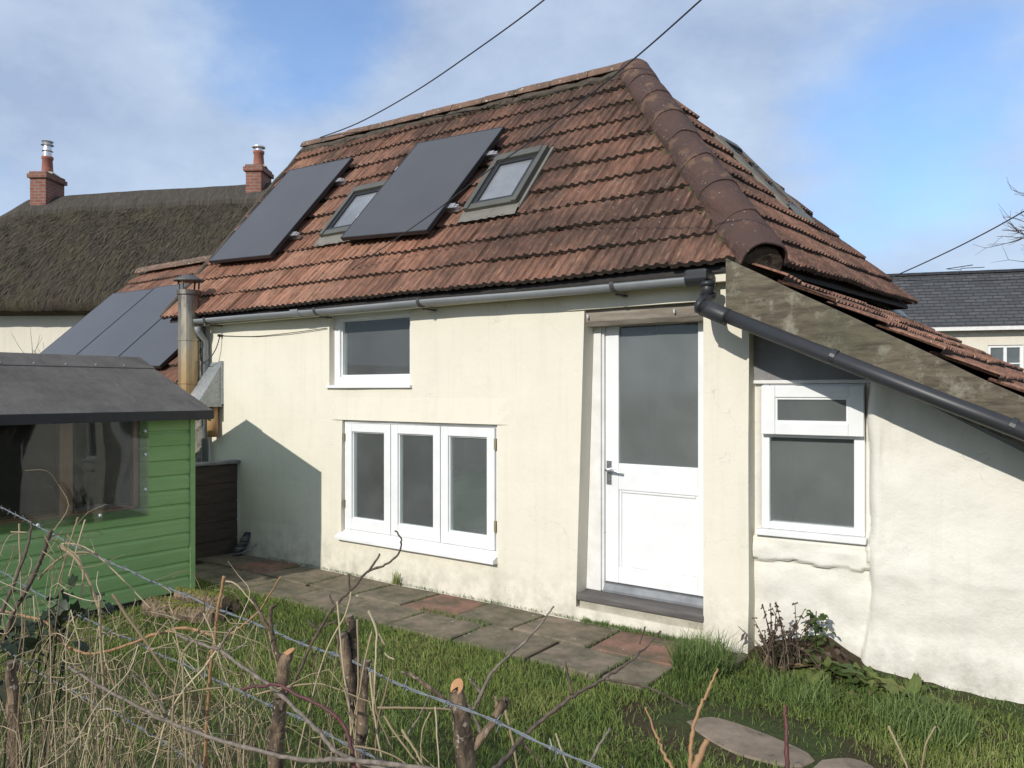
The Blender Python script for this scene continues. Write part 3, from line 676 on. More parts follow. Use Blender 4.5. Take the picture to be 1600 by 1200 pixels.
# raking drain pipe along the lean-to board
pp = [(-2.0, gy, gz - .03), (-2.0, gy, gz - .13)]
dp = MB(); dp.tube(pp, .041, 16); dp.tube([(-2.0, gy, gz - .03), (-2.0, gy, gz - .06)], .048, 16)
el = smooth_path([(-2.0, gy, 2.26), (-2.0, gy, 2.215), (-1.975, -.30, 2.17), (-1.90, -.345, 2.135), (-1.80, -.35, 2.088)], 4); dp.tube(el, .052, 16)
p1, p2_ = Vector((-1.98, -.35, 2.175)), Vector((.62, -.35, 2.175 - 2.6 * .43))
dp.tube([p1, p1.lerp(p2_, .5) + Vector((0, 0, -.008)), p2_], .042, 18)
dp.tube([p1, p1.lerp(p2_, .01)], .050, 18)
dp.build('drainpipe', 'blackpvc', C, smooth=True)
for f in (.3, .62, .9):
    q = p1.lerp(p2_, f); MB().tube([q - Vector((.012, 0, -.006)), q + Vector((.012, 0, -.006))], .0455, 16).box((q.x - .012, q.y + .03, q.z - .01), (q.x + .012, q.y + .11, q.z + .01)).build('pipe_clip', 'blackpvc', C)
MB().tube([(-7.64, -.06, -.05), (-7.64, -.06, 2.18), (-7.62, -.15, 2.28), (-7.61, gy, 2.33)], .036, 14).build('downpipe', 'gutter', C, smooth=True)
# flue with rain cap
fl = MB().lathe((-7.73, -.19, 1.35), [(.105, 0), (.105, .38), (.112, .382), (.112, .40), (.105, .402), (.105, .83), (.111, .832), (.111, .86), (.105, .862), (.105, 1.31), (.122, 1.315), (.122, 1.36), (.112, 1.362)], 24)
flue = fl.build('flue', 'flue', C, smooth=False)
cp = MB().lathe((-7.73, -.19, 2.78), [(.012, .10), (.07, .085), (.15, .04), (.152, .028), (.01, .05)][::-1], 24)
for k in range(4): t = k * PI / 2 + .5; cp.tube([(-7.73 + .105 * math.cos(t), -.19 + .105 * math.sin(t), 2.70), (-7.73 + .12 * math.cos(t), -.19 + .12 * math.sin(t), 2.82)], .011, 6)
cp.build('rain_cap', 'flue_cap', flue)
# sheet metal hood and stub pipe on the wall
hd_ = MB(); hd_.prism([(-7.40, -.005, 1.96), (-7.40, -.005, 1.52), (-7.40, -.30, 1.52)], (-.24, 0, 0)); hd_.box((-7.43, -.03, 1.5), (-7.385, -.002, 1.97)); hd_.box((-7.65, -.302, 1.495), (-7.385, -.0, 1.519))
hd_.build('sheet_hood', 'galv', C)
MB().tube([(-7.47, -.08, 1.18), (-7.47, -.08, 1.5)], .055, 16).build('vent_pipe', 'copperish', C, smooth=True)

# ---- lean-to
AL = R(4); LS = Vector((-1.80, .11, 0)); LE = Vector((math.cos(AL), math.sin(AL), 0)); LNn = Vector((math.sin(AL), -math.cos(AL), 0))
SL = .55
def lean_top(x): return 2.28 - SL * (x + 1.83)
LH = [(.04, .655, .775, 1.70, .09)]
def lean_pos(t, z):
    e = .665 + (-.045 + .062 * math.sin(max(0, z - .02) * 3.4) if z < .75 else .012 - .018 * max(0, 1 - (z - .75) / .1)) + .02 * nz(z, 2, 0, 3)
    k = max(0, min(1, (t - e) / .06 + (0.0))); k = math.sqrt(max(0, 1 - (1 - k) ** 2))
    bul = .105 * k * (1 if z > .6 else max(.5, z / .6))
    dis = (.02 * nz(t, z, 3, 2.1) + .013 * nz(t, z, 5, 5) + .006 * nz(t, z, 8, 13)) * (1 if (t > .75 or z < .7) else .15)
    if t < .68 and z < .74: dis += (.045 + .012 * nz(t, z, 11, 9)) if z > .60 + .03 * nz(t, 1, 4, 6) else (.012 + .016 * nz(t, z, 11, 7))
    p = LS + LE * t + LNn * (bul + dis); p.z = min(z, lean_top(p.x)); return p, LNn
us = lines([0, .04, .55], .035)[:-1] + lines([.55, .655, .82], .009)[:-1] + lines([.82, 2.6], .035); zs = lines([-.25, .5], .035)[:-1] + lines([.5, .775], .014)[:-1] + lines([.775, 1.70, 2.30], .035)
lw = wall_sheet(us, zs, LH, lean_pos, .09).build('lean_to_wall', 'limewash', C, smooth=True)
lw['label'] = 'lumpy whitewashed lean-to wall'
TL = Matrix.Identity(4)
for r_ in range(3): TL[r_][0], TL[r_][1], TL[r_][2], TL[r_][3] = LE[r_], -LNn[r_], (0, 0, 1)[r_], LS[r_]
def LB(lo, hi, mb=None): return (mb or MB()).box(lo, hi, TL)
def lframe(t0, t1, z0, z1, y0, y1, l, r, b, tp):
    mb = MB(); LB((t0, y0, z0), (t0 + l, y1, z1), mb); LB((t1 - r, y0, z0), (t1, y1, z1), mb); LB((t0 + l, y0 + .0015, z0), (t1 - r, y1, z0 + b), mb); LB((t0 + l, y0 + .0015, z1 - tp), (t1 - r, y1, z1), mb); return mb
w = lframe(.045, .65, .79, 1.70, -.012, .08, .05, .06, .045, .05); LB((.095, -.011, 1.365), (.59, .08, 1.40), w)
w = w.build('window', 'white', C, bevel=.004); w['label'] = 'small lean-to window with an open top light'
sash = lframe(.055, .652, 1.385, 1.685, -.06, -.014, .085, .085, .075, .07).build('top_light', 'white', w, bevel=.004)
lframe(.14, .567, 1.46, 1.615, -.05, -.03, .013, .013, .013, .013).build('glazing_bead', 'white', w)
LB((.14, -.042, 1.46), (.567, -.036, 1.615)).build('pane', 'glass', w)
LB((.095, .03, .835), (.59, .036, 1.365)).build('pane', 'obscure', w)
LB((.02, -.07, .752), (.665, .05, .788)).build('sill', 'white', w, bevel=.005)
MB().prism([TL @ Vector(q) for q in ((.0, -.02, 1.722), (.70, -.02, 1.722), (.70, -.02, lean_top(-1.1)), (.0, -.02, 2.22))], -LNn * .018).build('infill_board', 'greyboard', C)
LB((.0, -.035, 1.70), (.69, -.0, 1.722)).build('batten', 'white_old', C, bevel=.004)
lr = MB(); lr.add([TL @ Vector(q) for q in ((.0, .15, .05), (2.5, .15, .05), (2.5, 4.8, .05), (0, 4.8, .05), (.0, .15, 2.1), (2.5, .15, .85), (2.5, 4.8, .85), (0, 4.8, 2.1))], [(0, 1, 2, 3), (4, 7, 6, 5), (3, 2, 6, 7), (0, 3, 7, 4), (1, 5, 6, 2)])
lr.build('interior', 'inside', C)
# house side wall above lean-to, under the hip eave
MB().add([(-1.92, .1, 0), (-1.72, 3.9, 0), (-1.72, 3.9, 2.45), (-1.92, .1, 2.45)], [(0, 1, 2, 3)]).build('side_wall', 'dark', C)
# lean-to roof
LA = math.atan(SL); LD = Vector((math.cos(LA), 0, -math.sin(LA))); LTN = Vector((math.sin(LA), 0, math.cos(LA)))
x_top = -1.80; LRL = 2.75; y_front = -.2
LO = Vector((x_top, y_front, 2.432)) + LD * LRL          # eave (low) corner, front
lrf = tiled(LO + Vector((0, 0, 0)), Vector((0, 1, 0)), -LD, LTN, LRL, lambda s: 0., lambda s: 5.0, .305, seed=21, jit=1.2)
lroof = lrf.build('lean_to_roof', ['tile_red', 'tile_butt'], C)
q0 = Vector((x_top, y_front + .02, 2.432)) - LTN * .03
MB().prism([q0, q0 + LD * LRL, q0 + LD * LRL + Vector((0, 4.95, 0)), q0 + Vector((0, 4.95, 0))], -LTN * .05).build('roof_deck', 'dark', lroof)
ff = MB(); n = 30; vs = []
for i in range(n + 1):
    y = y_front + .02 + 4.9 * i / n; o_ = Vector((x_top, y, 2.432))
    for (a, b) in ((-.05, .09), (.0, .065), (.07 + .012 * nz(y * 3, 2), .062 + .008 * nz(y * 4, 5))): vs.append(o_ + LD * a + LTN * b)
ff.add(vs, [(i * 3 + k, i * 3 + k + 1, i * 3 + 4 + k, i * 3 + 3 + k) for i in range(n) for k in range(2)]); ff.build('lead_flashing', 'lead', lroof)
bq = Vector((-1.845, -.262, 2.455)); bd = Vector((math.cos(LA), 0, -math.sin(LA)))
bl = MB(); n = 40; vs = []
for i in range(n + 1):
    f = 2.9 * i / n; wv = .008 * nz(f * 3, 4)
    p = bq + bd * f; dd_ = -.345 + .105 * min(1, f / 1.7)
    for (dy, dz) in ((0, wv), (.035, wv), (.035, dd_), (0, dd_ + .006 * nz(f * 4, 8))): vs.append(p + Vector((0, dy, dz)))
bl.add(vs, [(i * 4 + k, i * 4 + (k + 1) % 4, i * 4 + 4 + (k + 1) % 4, i * 4 + 4 + k) for i in range(n) for k in range(4)] + [(3, 2, 1, 0), tuple(range(4 * n, 4 * n + 4))])
bl.build('bargeboard', 'barge', C)
# soffit board and wall plate seen below the pipe
q = Vector((-1.80, .0, 2.22))
MB().prism([q + bd * .0, q + bd * 2.8, q + bd * 2.8 + Vector((0, 0, -.085)), q + Vector((0, 0, -.085))], (0, .03, 0)).build('wall_plate', 'greyboard', C)
MB().prism([q + Vector((0, -.21, .06)), q + bd * 2.8 + Vector((0, -.21, .06)), q + bd * 2.8 + Vector((0, .02, .04)), q + Vector((0, .02, .04))], (0, 0, .02)).build('soffit_board', 'greyboard', C)

# ================================================================== ROOFED WING BEHIND THE FLUE
W_ = thing('cottage_wing', 'low tiled outbuilding with three dark solar panels, behind the green shed', 'outbuilding', (-11, 2, 0))
wa = R(43); WO = Vector((-12.9, -.12, 1.53)); WSv = Vector((0, math.cos(wa), math.sin(wa))); WN = Vector((0, -math.sin(wa), math.cos(wa))); WL = 3.03
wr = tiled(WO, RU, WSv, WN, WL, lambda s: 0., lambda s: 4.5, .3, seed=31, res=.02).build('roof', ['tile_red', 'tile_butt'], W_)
WR = WO + WSv * WL
MB().add([WR, WR + Vector((4.5, 0, 0)), WR + Vector((4.5, 2.2, -2.05)), WR + Vector((0, 2.2, -2.05))], [(0, 1, 2, 3)], [(0, 0)] * 4).build('back_slope', 'tile_red', wr)
for k in range(10): half_round(WR + RU * (k * .43), WR + RU * (k * .43 + .425), (0, 0, 1), .12, .115, .02, 10, .95, .04).build('ridge_tile', 'ridge', wr)
wm = MB().box((-12.8, .05, -.1), (-8.35, .3, 1.55)); wm.add([(-12.8, .05, 1.5), (-12.8, 4.2, 1.5), (-12.8, 2.1, 3.5)], [(0, 1, 2)]); wm.box((-12.8, .3, -.1), (-8.35, 4.2, 1.5)); wm.build('wall', 'far_wall', W_)
for k in range(3): solar(WO, RU, WSv, WN, 0.82 + k * 1.275, 1.42, 1.26, 1.82, R(-1.5), .11, W_, False)
MB().tube([(-12.9, -.2, 1.52), (-8.4, -.2, 1.5)], .05, 10).build('gutter', 'blackpvc', W_)

# ================================================================== THATCHED COTTAGE
def local(O, ea, z=0):
    ea = Vector((ea[0], ea[1], 0)).normalized(); eb = Vector((-ea.y, ea.x, 0))
    return lambda a, b, z: Vector((O[0], O[1], 0)) + ea * a + eb * b + Vector((0, 0, z))
th_o = at(55, 612, 20); th_e = at(412, 612, 19.7) - th_o
TF = local(th_o, th_e)
T_ = thing('thatched_cottage', 'long cottage with a dark mossy thatched roof and two brick chimneys', 'cottage', TF(3, 0, 0))
def zr(a): return 6.35 + .055 * a + .02 * math.sin(a * .8) - (.5 * (-a - .15) if a < -.15 else 0) - (.06 * (a - 8) if a > 8 else 0)
EZ = 3.62
def thatch_pt(a, v, sgn=-1, lift=0):
    wv_ = min(1, max(.12, (1 - v) / .3)); z = EZ + (zr(a) - EZ) * v + .22 * math.sin(PI * min(1, v * 1.0)) + lift
    b = sgn * (2.75 * (1 - v))
    if sgn < 0:
        d_ = .07 * nz(a, v * 3, 1, 1.4) + .05 * nz(a, v * 4, 6, 3.1) + .03 * nz(a, v * 5, 9, 8); z += d_ * wv_
    return TF(a, b, z)
mb = MB(); na, nv = 110, 36; A0, A1 = -4.2, 11.
vs, uv = [], []
for i in range(na + 1):
    a = A0 + (A1 - A0) * i / na
    vs.append(TF(a, -2.35, EZ - .30)); uv.append((a, -.5)); vs.append(TF(a, -2.78, EZ - .24 + .03 * nz(a, 1, 2, 3))); uv.append((a, -.2))
    for j in range(nv + 1): vs.append(thatch_pt(a, j / nv)); uv.append((a, 4 * j / nv))
    for j in range(1, 6): vs.append(thatch_pt(a, 1 - j / 5, 1)); uv.append((a, 4 + 4 * j / 5))
W = nv + 8
mb.add(vs, [(i * W + j, (i + 1) * W + j, (i + 1) * W + j + 1, i * W + j + 1) for i in range(na) for j in range(W - 1)], uv)
troof = mb.build('roof', 'thatch', T_, smooth=True)
mb = MB(); vs, uv = [], []; na2 = 90; A2 = 10.9
for i in range(na2 + 1):
    a = -.75 + (A2 + .75) * i / na2; v0 = .80 + .008 * nz(a, 3, 1, 2); prof = [(v0, -.02), (v0, .10), (v0 + .06, .13), (.93, .12), (1., .13)]
    for v, l in prof: vs.append(thatch_pt(a, v, -1, l)); uv.append((a, 4 * v))
    for v, l in prof[::-1][1:]: vs.append(thatch_pt(a, v, 1, l)); uv.append((a, 8 - 4 * v))
W = 9
mb.add(vs, [(i * W + j, (i + 1) * W + j, (i + 1) * W + j + 1, i * W + j + 1) for i in range(na2) for j in range(W - 1)] + [tuple(range(W)), tuple(range(na2 * W, na2 * W + W))[::-1]], uv)
mb.build('thatch_ridge', 'thatch_ridge', troof, smooth=False)
sp_, rr = [], random.Random(77); mb = MB()
for k in range(9000):
    a, v_ = rr.uniform(-4.1, 8), rr.uniform(0, .8); p = thatch_pt(a, v_, -1, .01); q = thatch_pt(a + rr.gauss(-.03, .02), v_ - .04 * rr.uniform(.5, 1.4), -1, rr.uniform(.02, .075)); w_ = TF(.008 * rr.uniform(.5, 1.5), 0, 0) - TF(0, 0, 0)
    mb.add([p - w_, p + w_, q + w_ * .5, q - w_ * .5], [(0, 1, 2, 3)], [(rr.random(), .5)] * 4)
mb.build('loose_straw', 'thatchstraw', troof)['kind'] = 'stuff'
mb = MB(); P = [TF(-4, -2.3, -.1), TF(10.8, -2.3, -.1), TF(10.8, 2.3, -.1), TF(-4, 2.3, -.1)]; mb.prism(P, (0, 0, 3.55)); mb.build('wall', 'far_wall', T_)
def uvbox(mb, F, a0, a1, b0, b1, z0, z1):
    for (p, q) in (((a0, b0), (a1, b0)), ((a1, b0), (a1, b1)), ((a1, b1), (a0, b1)), ((a0, b1), (a0, b0))):
        L_ = math.hypot(p[0] - q[0], p[1] - q[1]); mb.add([F(*p, z0), F(*q, z0), F(*q, z1), F(*p, z1)], [(0, 1, 2, 3)], [(0, z0), (L_, z0), (L_, z1), (0, z1)])
    mb.add([F(a0, b0, z1), F(a1, b0, z1), F(a1, b1, z1), F(a0, b1, z1)], [(0, 1, 2, 3)], [(0, 0)] * 4); mb.add([F(a0, b0, z0), F(a0, b1, z0), F(a1, b1, z0), F(a1, b0, z0)], [(0, 1, 2, 3)], [(0, 0)] * 4)
def chimney(par, F, a, b, z0, z1, wa_, wb_, pot_h, cowl):
    mb = MB(); uvbox(mb, F, a, a + wa_, b, b + wb_, z0, z1 - .16)
    uvbox(mb, F, a - .05, a + wa_ + .05, b - .05, b + wb_ + .05, z1 - .16, z1 - .06); uvbox(mb, F, a - .015, a + wa_ + .015, b - .015, b + wb_ + .015, z1 - .06, z1)
    c = mb.build('chimney', 'brick', par)
    ctr = F(a + wa_ / 2, b + wb_ / 2, z1)
    MB().lathe(ctr, [(.30, 0), (.28, .04), (.16, .07)], 4).build('flaunching', 'concrete', c)
    MB().lathe(ctr, [(.145, .02), (.13, .1), (.115, pot_h - .08), (.135, pot_h - .06), (.135, pot_h)], 16).build('chimney_pot', 'pot', c, smooth=True)
    k = MB()
    if cowl: k.lathe(ctr, [(.10, pot_h - .02), (.10, pot_h + .12), (.13, pot_h + .14), (.10, pot_h + .16), (.09, pot_h + .26), (.15, pot_h + .29), (.1, pot_h + .33), (.14, pot_h + .38), (.05, pot_h + .42)], 16)
    else: k.lathe(ctr, [(.09, pot_h - .02), (.09, pot_h + .07), (.16, pot_h + .085), (.15, pot_h + .12), (.04, pot_h + .15)], 16)
    k.build('cowl', 'alu', c)
chimney(T_, TF, .10, -.35, 5.4, 7.06, .40, .75, .46, True)
chimney(T_, TF, 5.50, -.35, 6.2, 7.15, .38, .70, .42, False)
# bare shrub in front of its wall
def twiggy(mb, p, d, L_, r, depth, rr, spread=.5, u=.5):
    n = 4; pts = [p]; q = Vector(p); dd = Vector(d).normalized()
    for i in range(n):
        dd = (dd + Vector((rr.gauss(0, .13), rr.gauss(0, .13), rr.gauss(0, .09)))).normalized(); q = q + dd * L_ / n; pts.append(q.copy())
    mb.tube(pts, [r, r * .55], 5, u=u)
    if depth:
        for k in range(rr.randint(2, 4)):
            i = rr.randint(1, n); nd = (dd + Vector((rr.gauss(0, spread), rr.gauss(0, spread), rr.gauss(.08, spread * .7)))).normalized()
            twiggy(mb, pts[i], nd, L_ * rr.uniform(.45, .75), r * .55, depth - 1, rr, spread, u)
mb = MB(); rr = random.Random(3)
for k in range(9): twiggy(mb, at(20 + k * 5, 700, 13.2) + Vector((0, 0, -.6)), (rr.gauss(0, .25), rr.gauss(0, .25), 1), 1.35, .014, 2, rr, .4)
tag(mb.build('bare_shrub', 'twig', None), 'leafless thin shrub standing before the thatched cottage wall', 'shrub')

# ================================================================== SLATE HOUSE
so = at(1400, 612, 22.2); se = at(1600, 612, 21.3) - so; SF = local(so, se)
H_ = thing('slate_house', 'white rendered house with a grey slate roof, beyond the lean-to', 'house', SF(2, -2, 0))
mb = MB(); zR, zE = 4.86, 3.2
for (b0, b1, z0, z1) in ((-2.15, 0, zE, zR), (2.1, 0, zE, zR)):
    n = 18
    for k in range(n):
        f0, f1 = k / n, (k + 1) / n
        P0, P1 = (b0 + (b1 - b0) * f0, z0 + (z1 - z0) * f0 + .02), (b0 + (b1 - b0) * f1, z0 + (z1 - z0) * f1 + .006)
        mb.add([SF(-6, P0[0], P0[1] - .02), SF(9, P0[0], P0[1] - .02), SF(9, P0[0], P0[1]), SF(-6, P0[0], P0[1]), SF(9, P1[0], P1[1]), SF(-6, P1[0], P1[1])], [(0, 1, 2, 3), (3, 2, 4, 5)],
               [(0, k * .17), (15, k * .17), (15, k * .17), (0, k * .17), (15, k * .17 + .17), (0, k * .17 + .17)])
sr = mb.build('roof', 'slate', H_)
for k in range(36): half_round(SF(-6 + k * .42, 0, zR - .03), SF(-6 + k * .42 + .41, 0, zR - .03), (0, 0, 1), .1, .1, .02, 8, .9, .05).build('ridge_tile', 'pframe', sr)
chimney(sr, SF, 3.36, -.3, 4.3, 5.85, .6, .9, .4, False)
mb = MB(); mb.tube([SF(1.6, .0, zR), SF(1.62, 0, zR + .1), SF(1.25, 0, zR + .14), SF(1.9, 0, zR + .22)], .012, 5); mb.tube([SF(1.6, .0, zR + .14), SF(2.2, .1, zR + .16)], .01, 5); mb.build('aerial', 'pframe', H_)
hw = wall_sheet(lines([-6, 1.77, 2.55, 9], .8), lines([-.2, 1.9, 2.80, 3.22], .5), [(1.77, 2.55, 1.9, 2.80)], lambda u, z: (SF(u, -1.95, z), Vector((SF(0, -1, 0) - SF(0, 0, 0)))), .12)
hw.build('wall', 'far_wall', H_)
MB().prism([SF(-6, -2.12, 3.16), SF(9, -2.12, 3.16), SF(9, -2.22, 3.16), SF(-6, -2.22, 3.16)], (0, 0, .09)).build('gutter', 'white_old', H_)
fm = MB()
def sbox(a0, a1, b0, b1, z0, z1, mb): mb.prism([SF(a0, b0, z0), SF(a1, b0, z0), SF(a1, b1, z0), SF(a0, b1, z0)], (0, 0, z1 - z0))
for (a0, a1, z0, z1) in ((1.77, 1.84, 1.9, 2.8), (2.48, 2.55, 1.9, 2.8), (2.125, 2.195, 1.9, 2.8), (1.84, 2.125, 2.74, 2.8), (2.195, 2.48, 2.74, 2.8), (1.84, 2.125, 1.9, 1.96), (2.195, 2.48, 1.9, 1.96), (1.84, 2.125, 2.33, 2.36), (2.195, 2.48, 2.33, 2.36)): sbox(a0, a1, -1.92, -1.86, z0, z1, fm)
sw = fm.build('window', 'white', H_)
pm = MB(); sbox(1.84, 2.48, -1.89, -1.885, 1.95, 2.75, pm); pm.build('pane', 'glass', sw)
pm = MB(); sbox(1.6, 2.7, -1.5, -1.4, 1.7, 2.9, pm); pm.build('interior', 'dark', H_)

# ================================================================== GREEN SHED
G_ = thing('garden_shed', 'green shiplap garden shed with a dark felt roof and plastic sheet window', 'shed', (-6.9, -2.2, 0))
sx, sy0, sy1, ez, rz_, rx = -6.0, -3.3, -1.2, 1.535, 1.93, -7.0
def clad(par, name, face):
    # boards across the side wall; window opening y -3.15..-1.66, z .76..1.40
    mb = MB(); bh = .118; z = .04; hole = (-3.12, -1.66, .765, 1.46)
    while z < ez - .03:
        z1 = min(z + bh, ez - .012)
        spans = [(sy0, sy1 - .045)]
        if z + bh / 2 > hole[2] and z + bh / 2 < hole[3] + .2: spans = [(sy0, hole[0]), (hole[1], sy1 - .045)]
        for (a, b) in spans:
            prof = [(sx, z), (sx + .014, z + .004), (sx + .014, z1 - .03), (sx + .009, z1 - .02), (sx + .004, z1 - .013), (sx + .002, z1), (sx - .012, z1), (sx - .012, z)]
            mb.prism([(p[0], a, p[1]) for p in prof][::-1], (0, b - a, 0))
        z += bh
    return mb
sd = clad(G_, 'side_wall', 0).build('side_wall', 'green', G_)
MB().box((sx - .03, sy1 - .045, .02), (sx + .024, sy1 + .0, ez)).build('corner_trim', 'green', G_, bevel=.004)
gb = MB(); gb.prism([(sx - .02, sy1 - .02, .04), (2 * rx - sx, sy1 - .02, .04), (2 * rx - sx, sy1 - .02, ez), (rx, sy1 - .02, rz_ - .04), (sx - .02, sy1 - .02, ez)], (0, .018, 0)); gb.build('end_wall', 'green', G_)
gb = MB(); gb.prism([(sx - .02, sy0 - .02, .04), (2 * rx - sx, sy0 - .02, .04), (2 * rx - sx, sy0 - .02, ez), (rx, sy0 - .02, rz_ - .04), (sx - .02, sy0 - .02, ez)], (0, .018, 0)); gb.build('end_wall', 'green', G_)
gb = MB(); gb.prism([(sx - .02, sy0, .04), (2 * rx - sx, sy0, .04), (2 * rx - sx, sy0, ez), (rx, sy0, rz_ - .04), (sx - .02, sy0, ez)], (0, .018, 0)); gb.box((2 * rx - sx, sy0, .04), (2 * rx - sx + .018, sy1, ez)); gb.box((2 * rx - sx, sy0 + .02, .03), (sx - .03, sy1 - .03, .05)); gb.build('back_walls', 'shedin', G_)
fr = MB(); fr.box((sx - .06, sy0 + .1, .70), (sx - .013, sy1 - .1, .765)); fr.box((sx - .06, -2.24, .765), (sx - .013, -2.15, 1.46)); fr.box((sx - .06, -1.70, .3), (sx - .013, -1.63, 1.46)); fr.box((sx - .06, -3.15, .765), (sx - .013, -3.08, 1.46))
fr.build('window_posts', 'shedwood', G_)
B((sx - .22, -2.9, .752), (sx - .061, -1.4, .772)).build('shelf', 'shedwood', G_)
ac = MB(); n = 16; vs = []
for i in range(n + 1):
    y = -3.16 + (1.565) * i / n
    for j in range(7): z = .69 + .81 * j / 6; vs.append((sx + .021 + .006 * nz(y * 3, z * 3, 5) , y, z))
ac.add(vs, [(i * 7 + j, (i + 1) * 7 + j, (i + 1) * 7 + j + 1, i * 7 + j + 1) for i in range(n) for j in range(6)])
acr = ac.build('window_sheet', 'acrylic', G_, smooth=True)
for (y, z) in ((-1.625, 1.345), (-1.625, 1.165), (-1.625, .895), (-1.97, .735), (-2.40, .72), (-2.9, .72)): MB().tube([(sx + .018, y, z), (sx + .032, y, z)], [.013, .009], 10).build('screw_cap', 'white', G_)
rf = MB()
for sgn in (1, -1):
    ex = rx + sgn * 1.145; ezz = rz_ - 1.145 * (rz_ - ez) / 1.0
    rf.prism([(rx, sy0 - .07, rz_), (ex, sy0 - .07, ezz), (ex, sy0 - .07, ezz + .022), (rx, sy0 - .07, rz_ + .022)], (0, sy1 - sy0 + .15, 0))
froof = rf.build('roof', 'felt', G_)
ex = rx + 1.145; ezz = rz_ - 1.145 * (rz_ - ez) / 1.0
# felt turned down over the eave and the lap line of the ridge strip
MB().box((ex - .004, sy0 - .075, ezz - .05), (ex + .008, sy1 + .085, ezz + .019)).build('felt_edge', 'pframe', froof)
k = .26; kz = k * (rz_ - ez) / 1.0
MB().prism([(rx, sy0 - .073, rz_ + .024), (rx + k, sy0 - .073, rz_ - kz + .024), (rx + k, sy0 - .073, rz_ - kz + .03), (rx, sy0 - .073, rz_ + .032)], (0, sy1 - sy0 + .157, 0)).build('ridge_strip', 'felt', froof)
nb = MB()
for y in np.arange(sy0, sy1, .24): nb.tube([(rx + k - .03, y, rz_ - kz + .043), (rx + k - .026, y, rz_ - kz + .052)], .006, 6)
nb.build('felt_nails', 'alu', froof)
for sgn in (1, -1):
    MB().prism([(rx, sy1 + .062, rz_ - .005), (rx + sgn * 1.13, sy1 + .062, ezz + .0), (rx + sgn * 1.13, sy1 + .062, ezz - .07), (rx, sy1 + .062, rz_ - .075)], (0, .014, 0)).build('bargeboard', 'green', froof)
B((sx - .05, sy0 + .05, -.05), (sx + .0, sy1 - .05, .038)).build('base_bearer', 'dark', G_)
o = MB().add([(sx - .07, -2.08, .775), (sx - .2, -2.1, .776), (sx - .19, -1.78, .78), (sx - .07, -1.75, .777), (sx - .13, -1.9, .80)], [(0, 1, 4), (1, 2, 4), (2, 3, 4), (3, 0, 4), (3, 2, 1, 0)]).build('plastic_sheet', 'plastic')
tag(o, 'crumpled pale plastic sheet lying on the shelf inside the shed window', 'sheet')
# dark board bin / retaining wall
K_ = thing('board_fence', 'short fence of dark old horizontal boards between the shed and the wall', 'fence', (-7.14, -.35, 0))
for k in range(5):
    z0 = -.03 + k * .19; rr = random.Random(k)
    B((-7.17 + rr.uniform(-.006, .006), -.95, z0), (-7.13, -.015, z0 + .186)).build('board', 'oldboard', K_, bevel=.006)
B((-7.19, -.96, .925), (-7.09, -.005, .955)).build('capping', 'lead', K_, bevel=.008)
B((-7.22, -.62, -.05), (-7.172, -.54, .92)).build('post', 'dark', K_)
o = MB().tube(smooth_path([(-6.98, -.13, .03), (-6.96, -.09, .1), (-6.95, -.03, .2), (-6.95, -.02, .235)], 4), [.05, .03], 12).build('hose_end', 'rag'); tag(o, 'short black ribbed hose end leaning on the wall foot beside the boards', 'hose')
o = MB().tube(smooth_path([(-6.93, -.22, .05), (-6.85, -.2, .055), (-6.78, -.1, .1), (-6.74, -.06, .15)], 4), .005, 6).build('loose_wire', 'wire'); tag(o, 'bent piece of pale wire lying on the paving by the wall', 'wire')

# ================================================================== CABLES
def cable(name, pts, r, label, mat='cable'):
    o = MB().tube(smooth_path(pts, 6), r, 6).build(name, mat); tag(o, label, 'cable'); return o
dl = [(1180, -80, 3.3), (1095, 0, 3.6), (975, 105, 4.2), (830, 220, 5.2), (765, 265, 5.7), (680, 330, 6.3), (600, 386, 6.9), (520, 440, 7.5), (440, 482, 8.05), (395, 508, 8.25), (370, 520, 8.36)]
cb = [at(*p) for p in dl] + [Vector((-7.42, -.03, 2.235))]
cable('overhead_cable', [at(1180, -80, 3.3) + (at(1180, -80, 3.3) - at(1095, 0, 3.6)) * 14 + Vector((0, 0, -.6)), at(1180, -80, 3.3) + (at(1180, -80, 3.3) - at(1095, 0, 3.6)) * 5 + Vector((0, 0, -.3))] + cb, .0042, 'thin dark cable falling across the solar panel to the wall by the flue')
k = MB(); k.tube(smooth_path([(-7.42, -.025, 2.235), (-7.44, -.06, 2.1), (-7.5, -.1, 1.99), (-7.6, -.12, 1.96), (-7.72, -.06, 2.03), (-7.74, -.05, 2.2)], 5), .006, 6); k.tube(smooth_path([(-7.42, -.012, 2.235), (-6.9, -.012, 2.205), (-6.4, -.012, 2.21), (-5.76, -.012, 2.235)], 4), .0035, 5)  # cable loop by the flue, plus a thin tube modelled as the cable's shadow
k.tube([(-7.42, -.05, 2.235), (-7.42, .01, 2.235)], .014, 8); k.build('wall_cable_and_shadow', 'cable', C)
cable('overhead_cable', [at(500, 215, 10.1), at(560, 192, 9.4), at(640, 148, 8.6), at(720, 95, 7.8), at(850, 0, 6.8), at(1010, -140, 5.6), at(1010, -140, 5.6) + (at(1010, -140, 5.6) - at(850, 0, 6.8)) * 3, at(1010, -140, 5.6) + (at(1010, -140, 5.6) - at(850, 0, 6.8)) * 8], .0065, 'dark overhead wire rising from the far end of the roof ridge')
cable('overhead_cable', [at(1392, 434, 22), at(1450, 408, 21), at(1520, 374, 20), at(1600, 330, 19), at(1800, 210, 17)], .016, 'thin wire sloping up to the right above the slate roof')

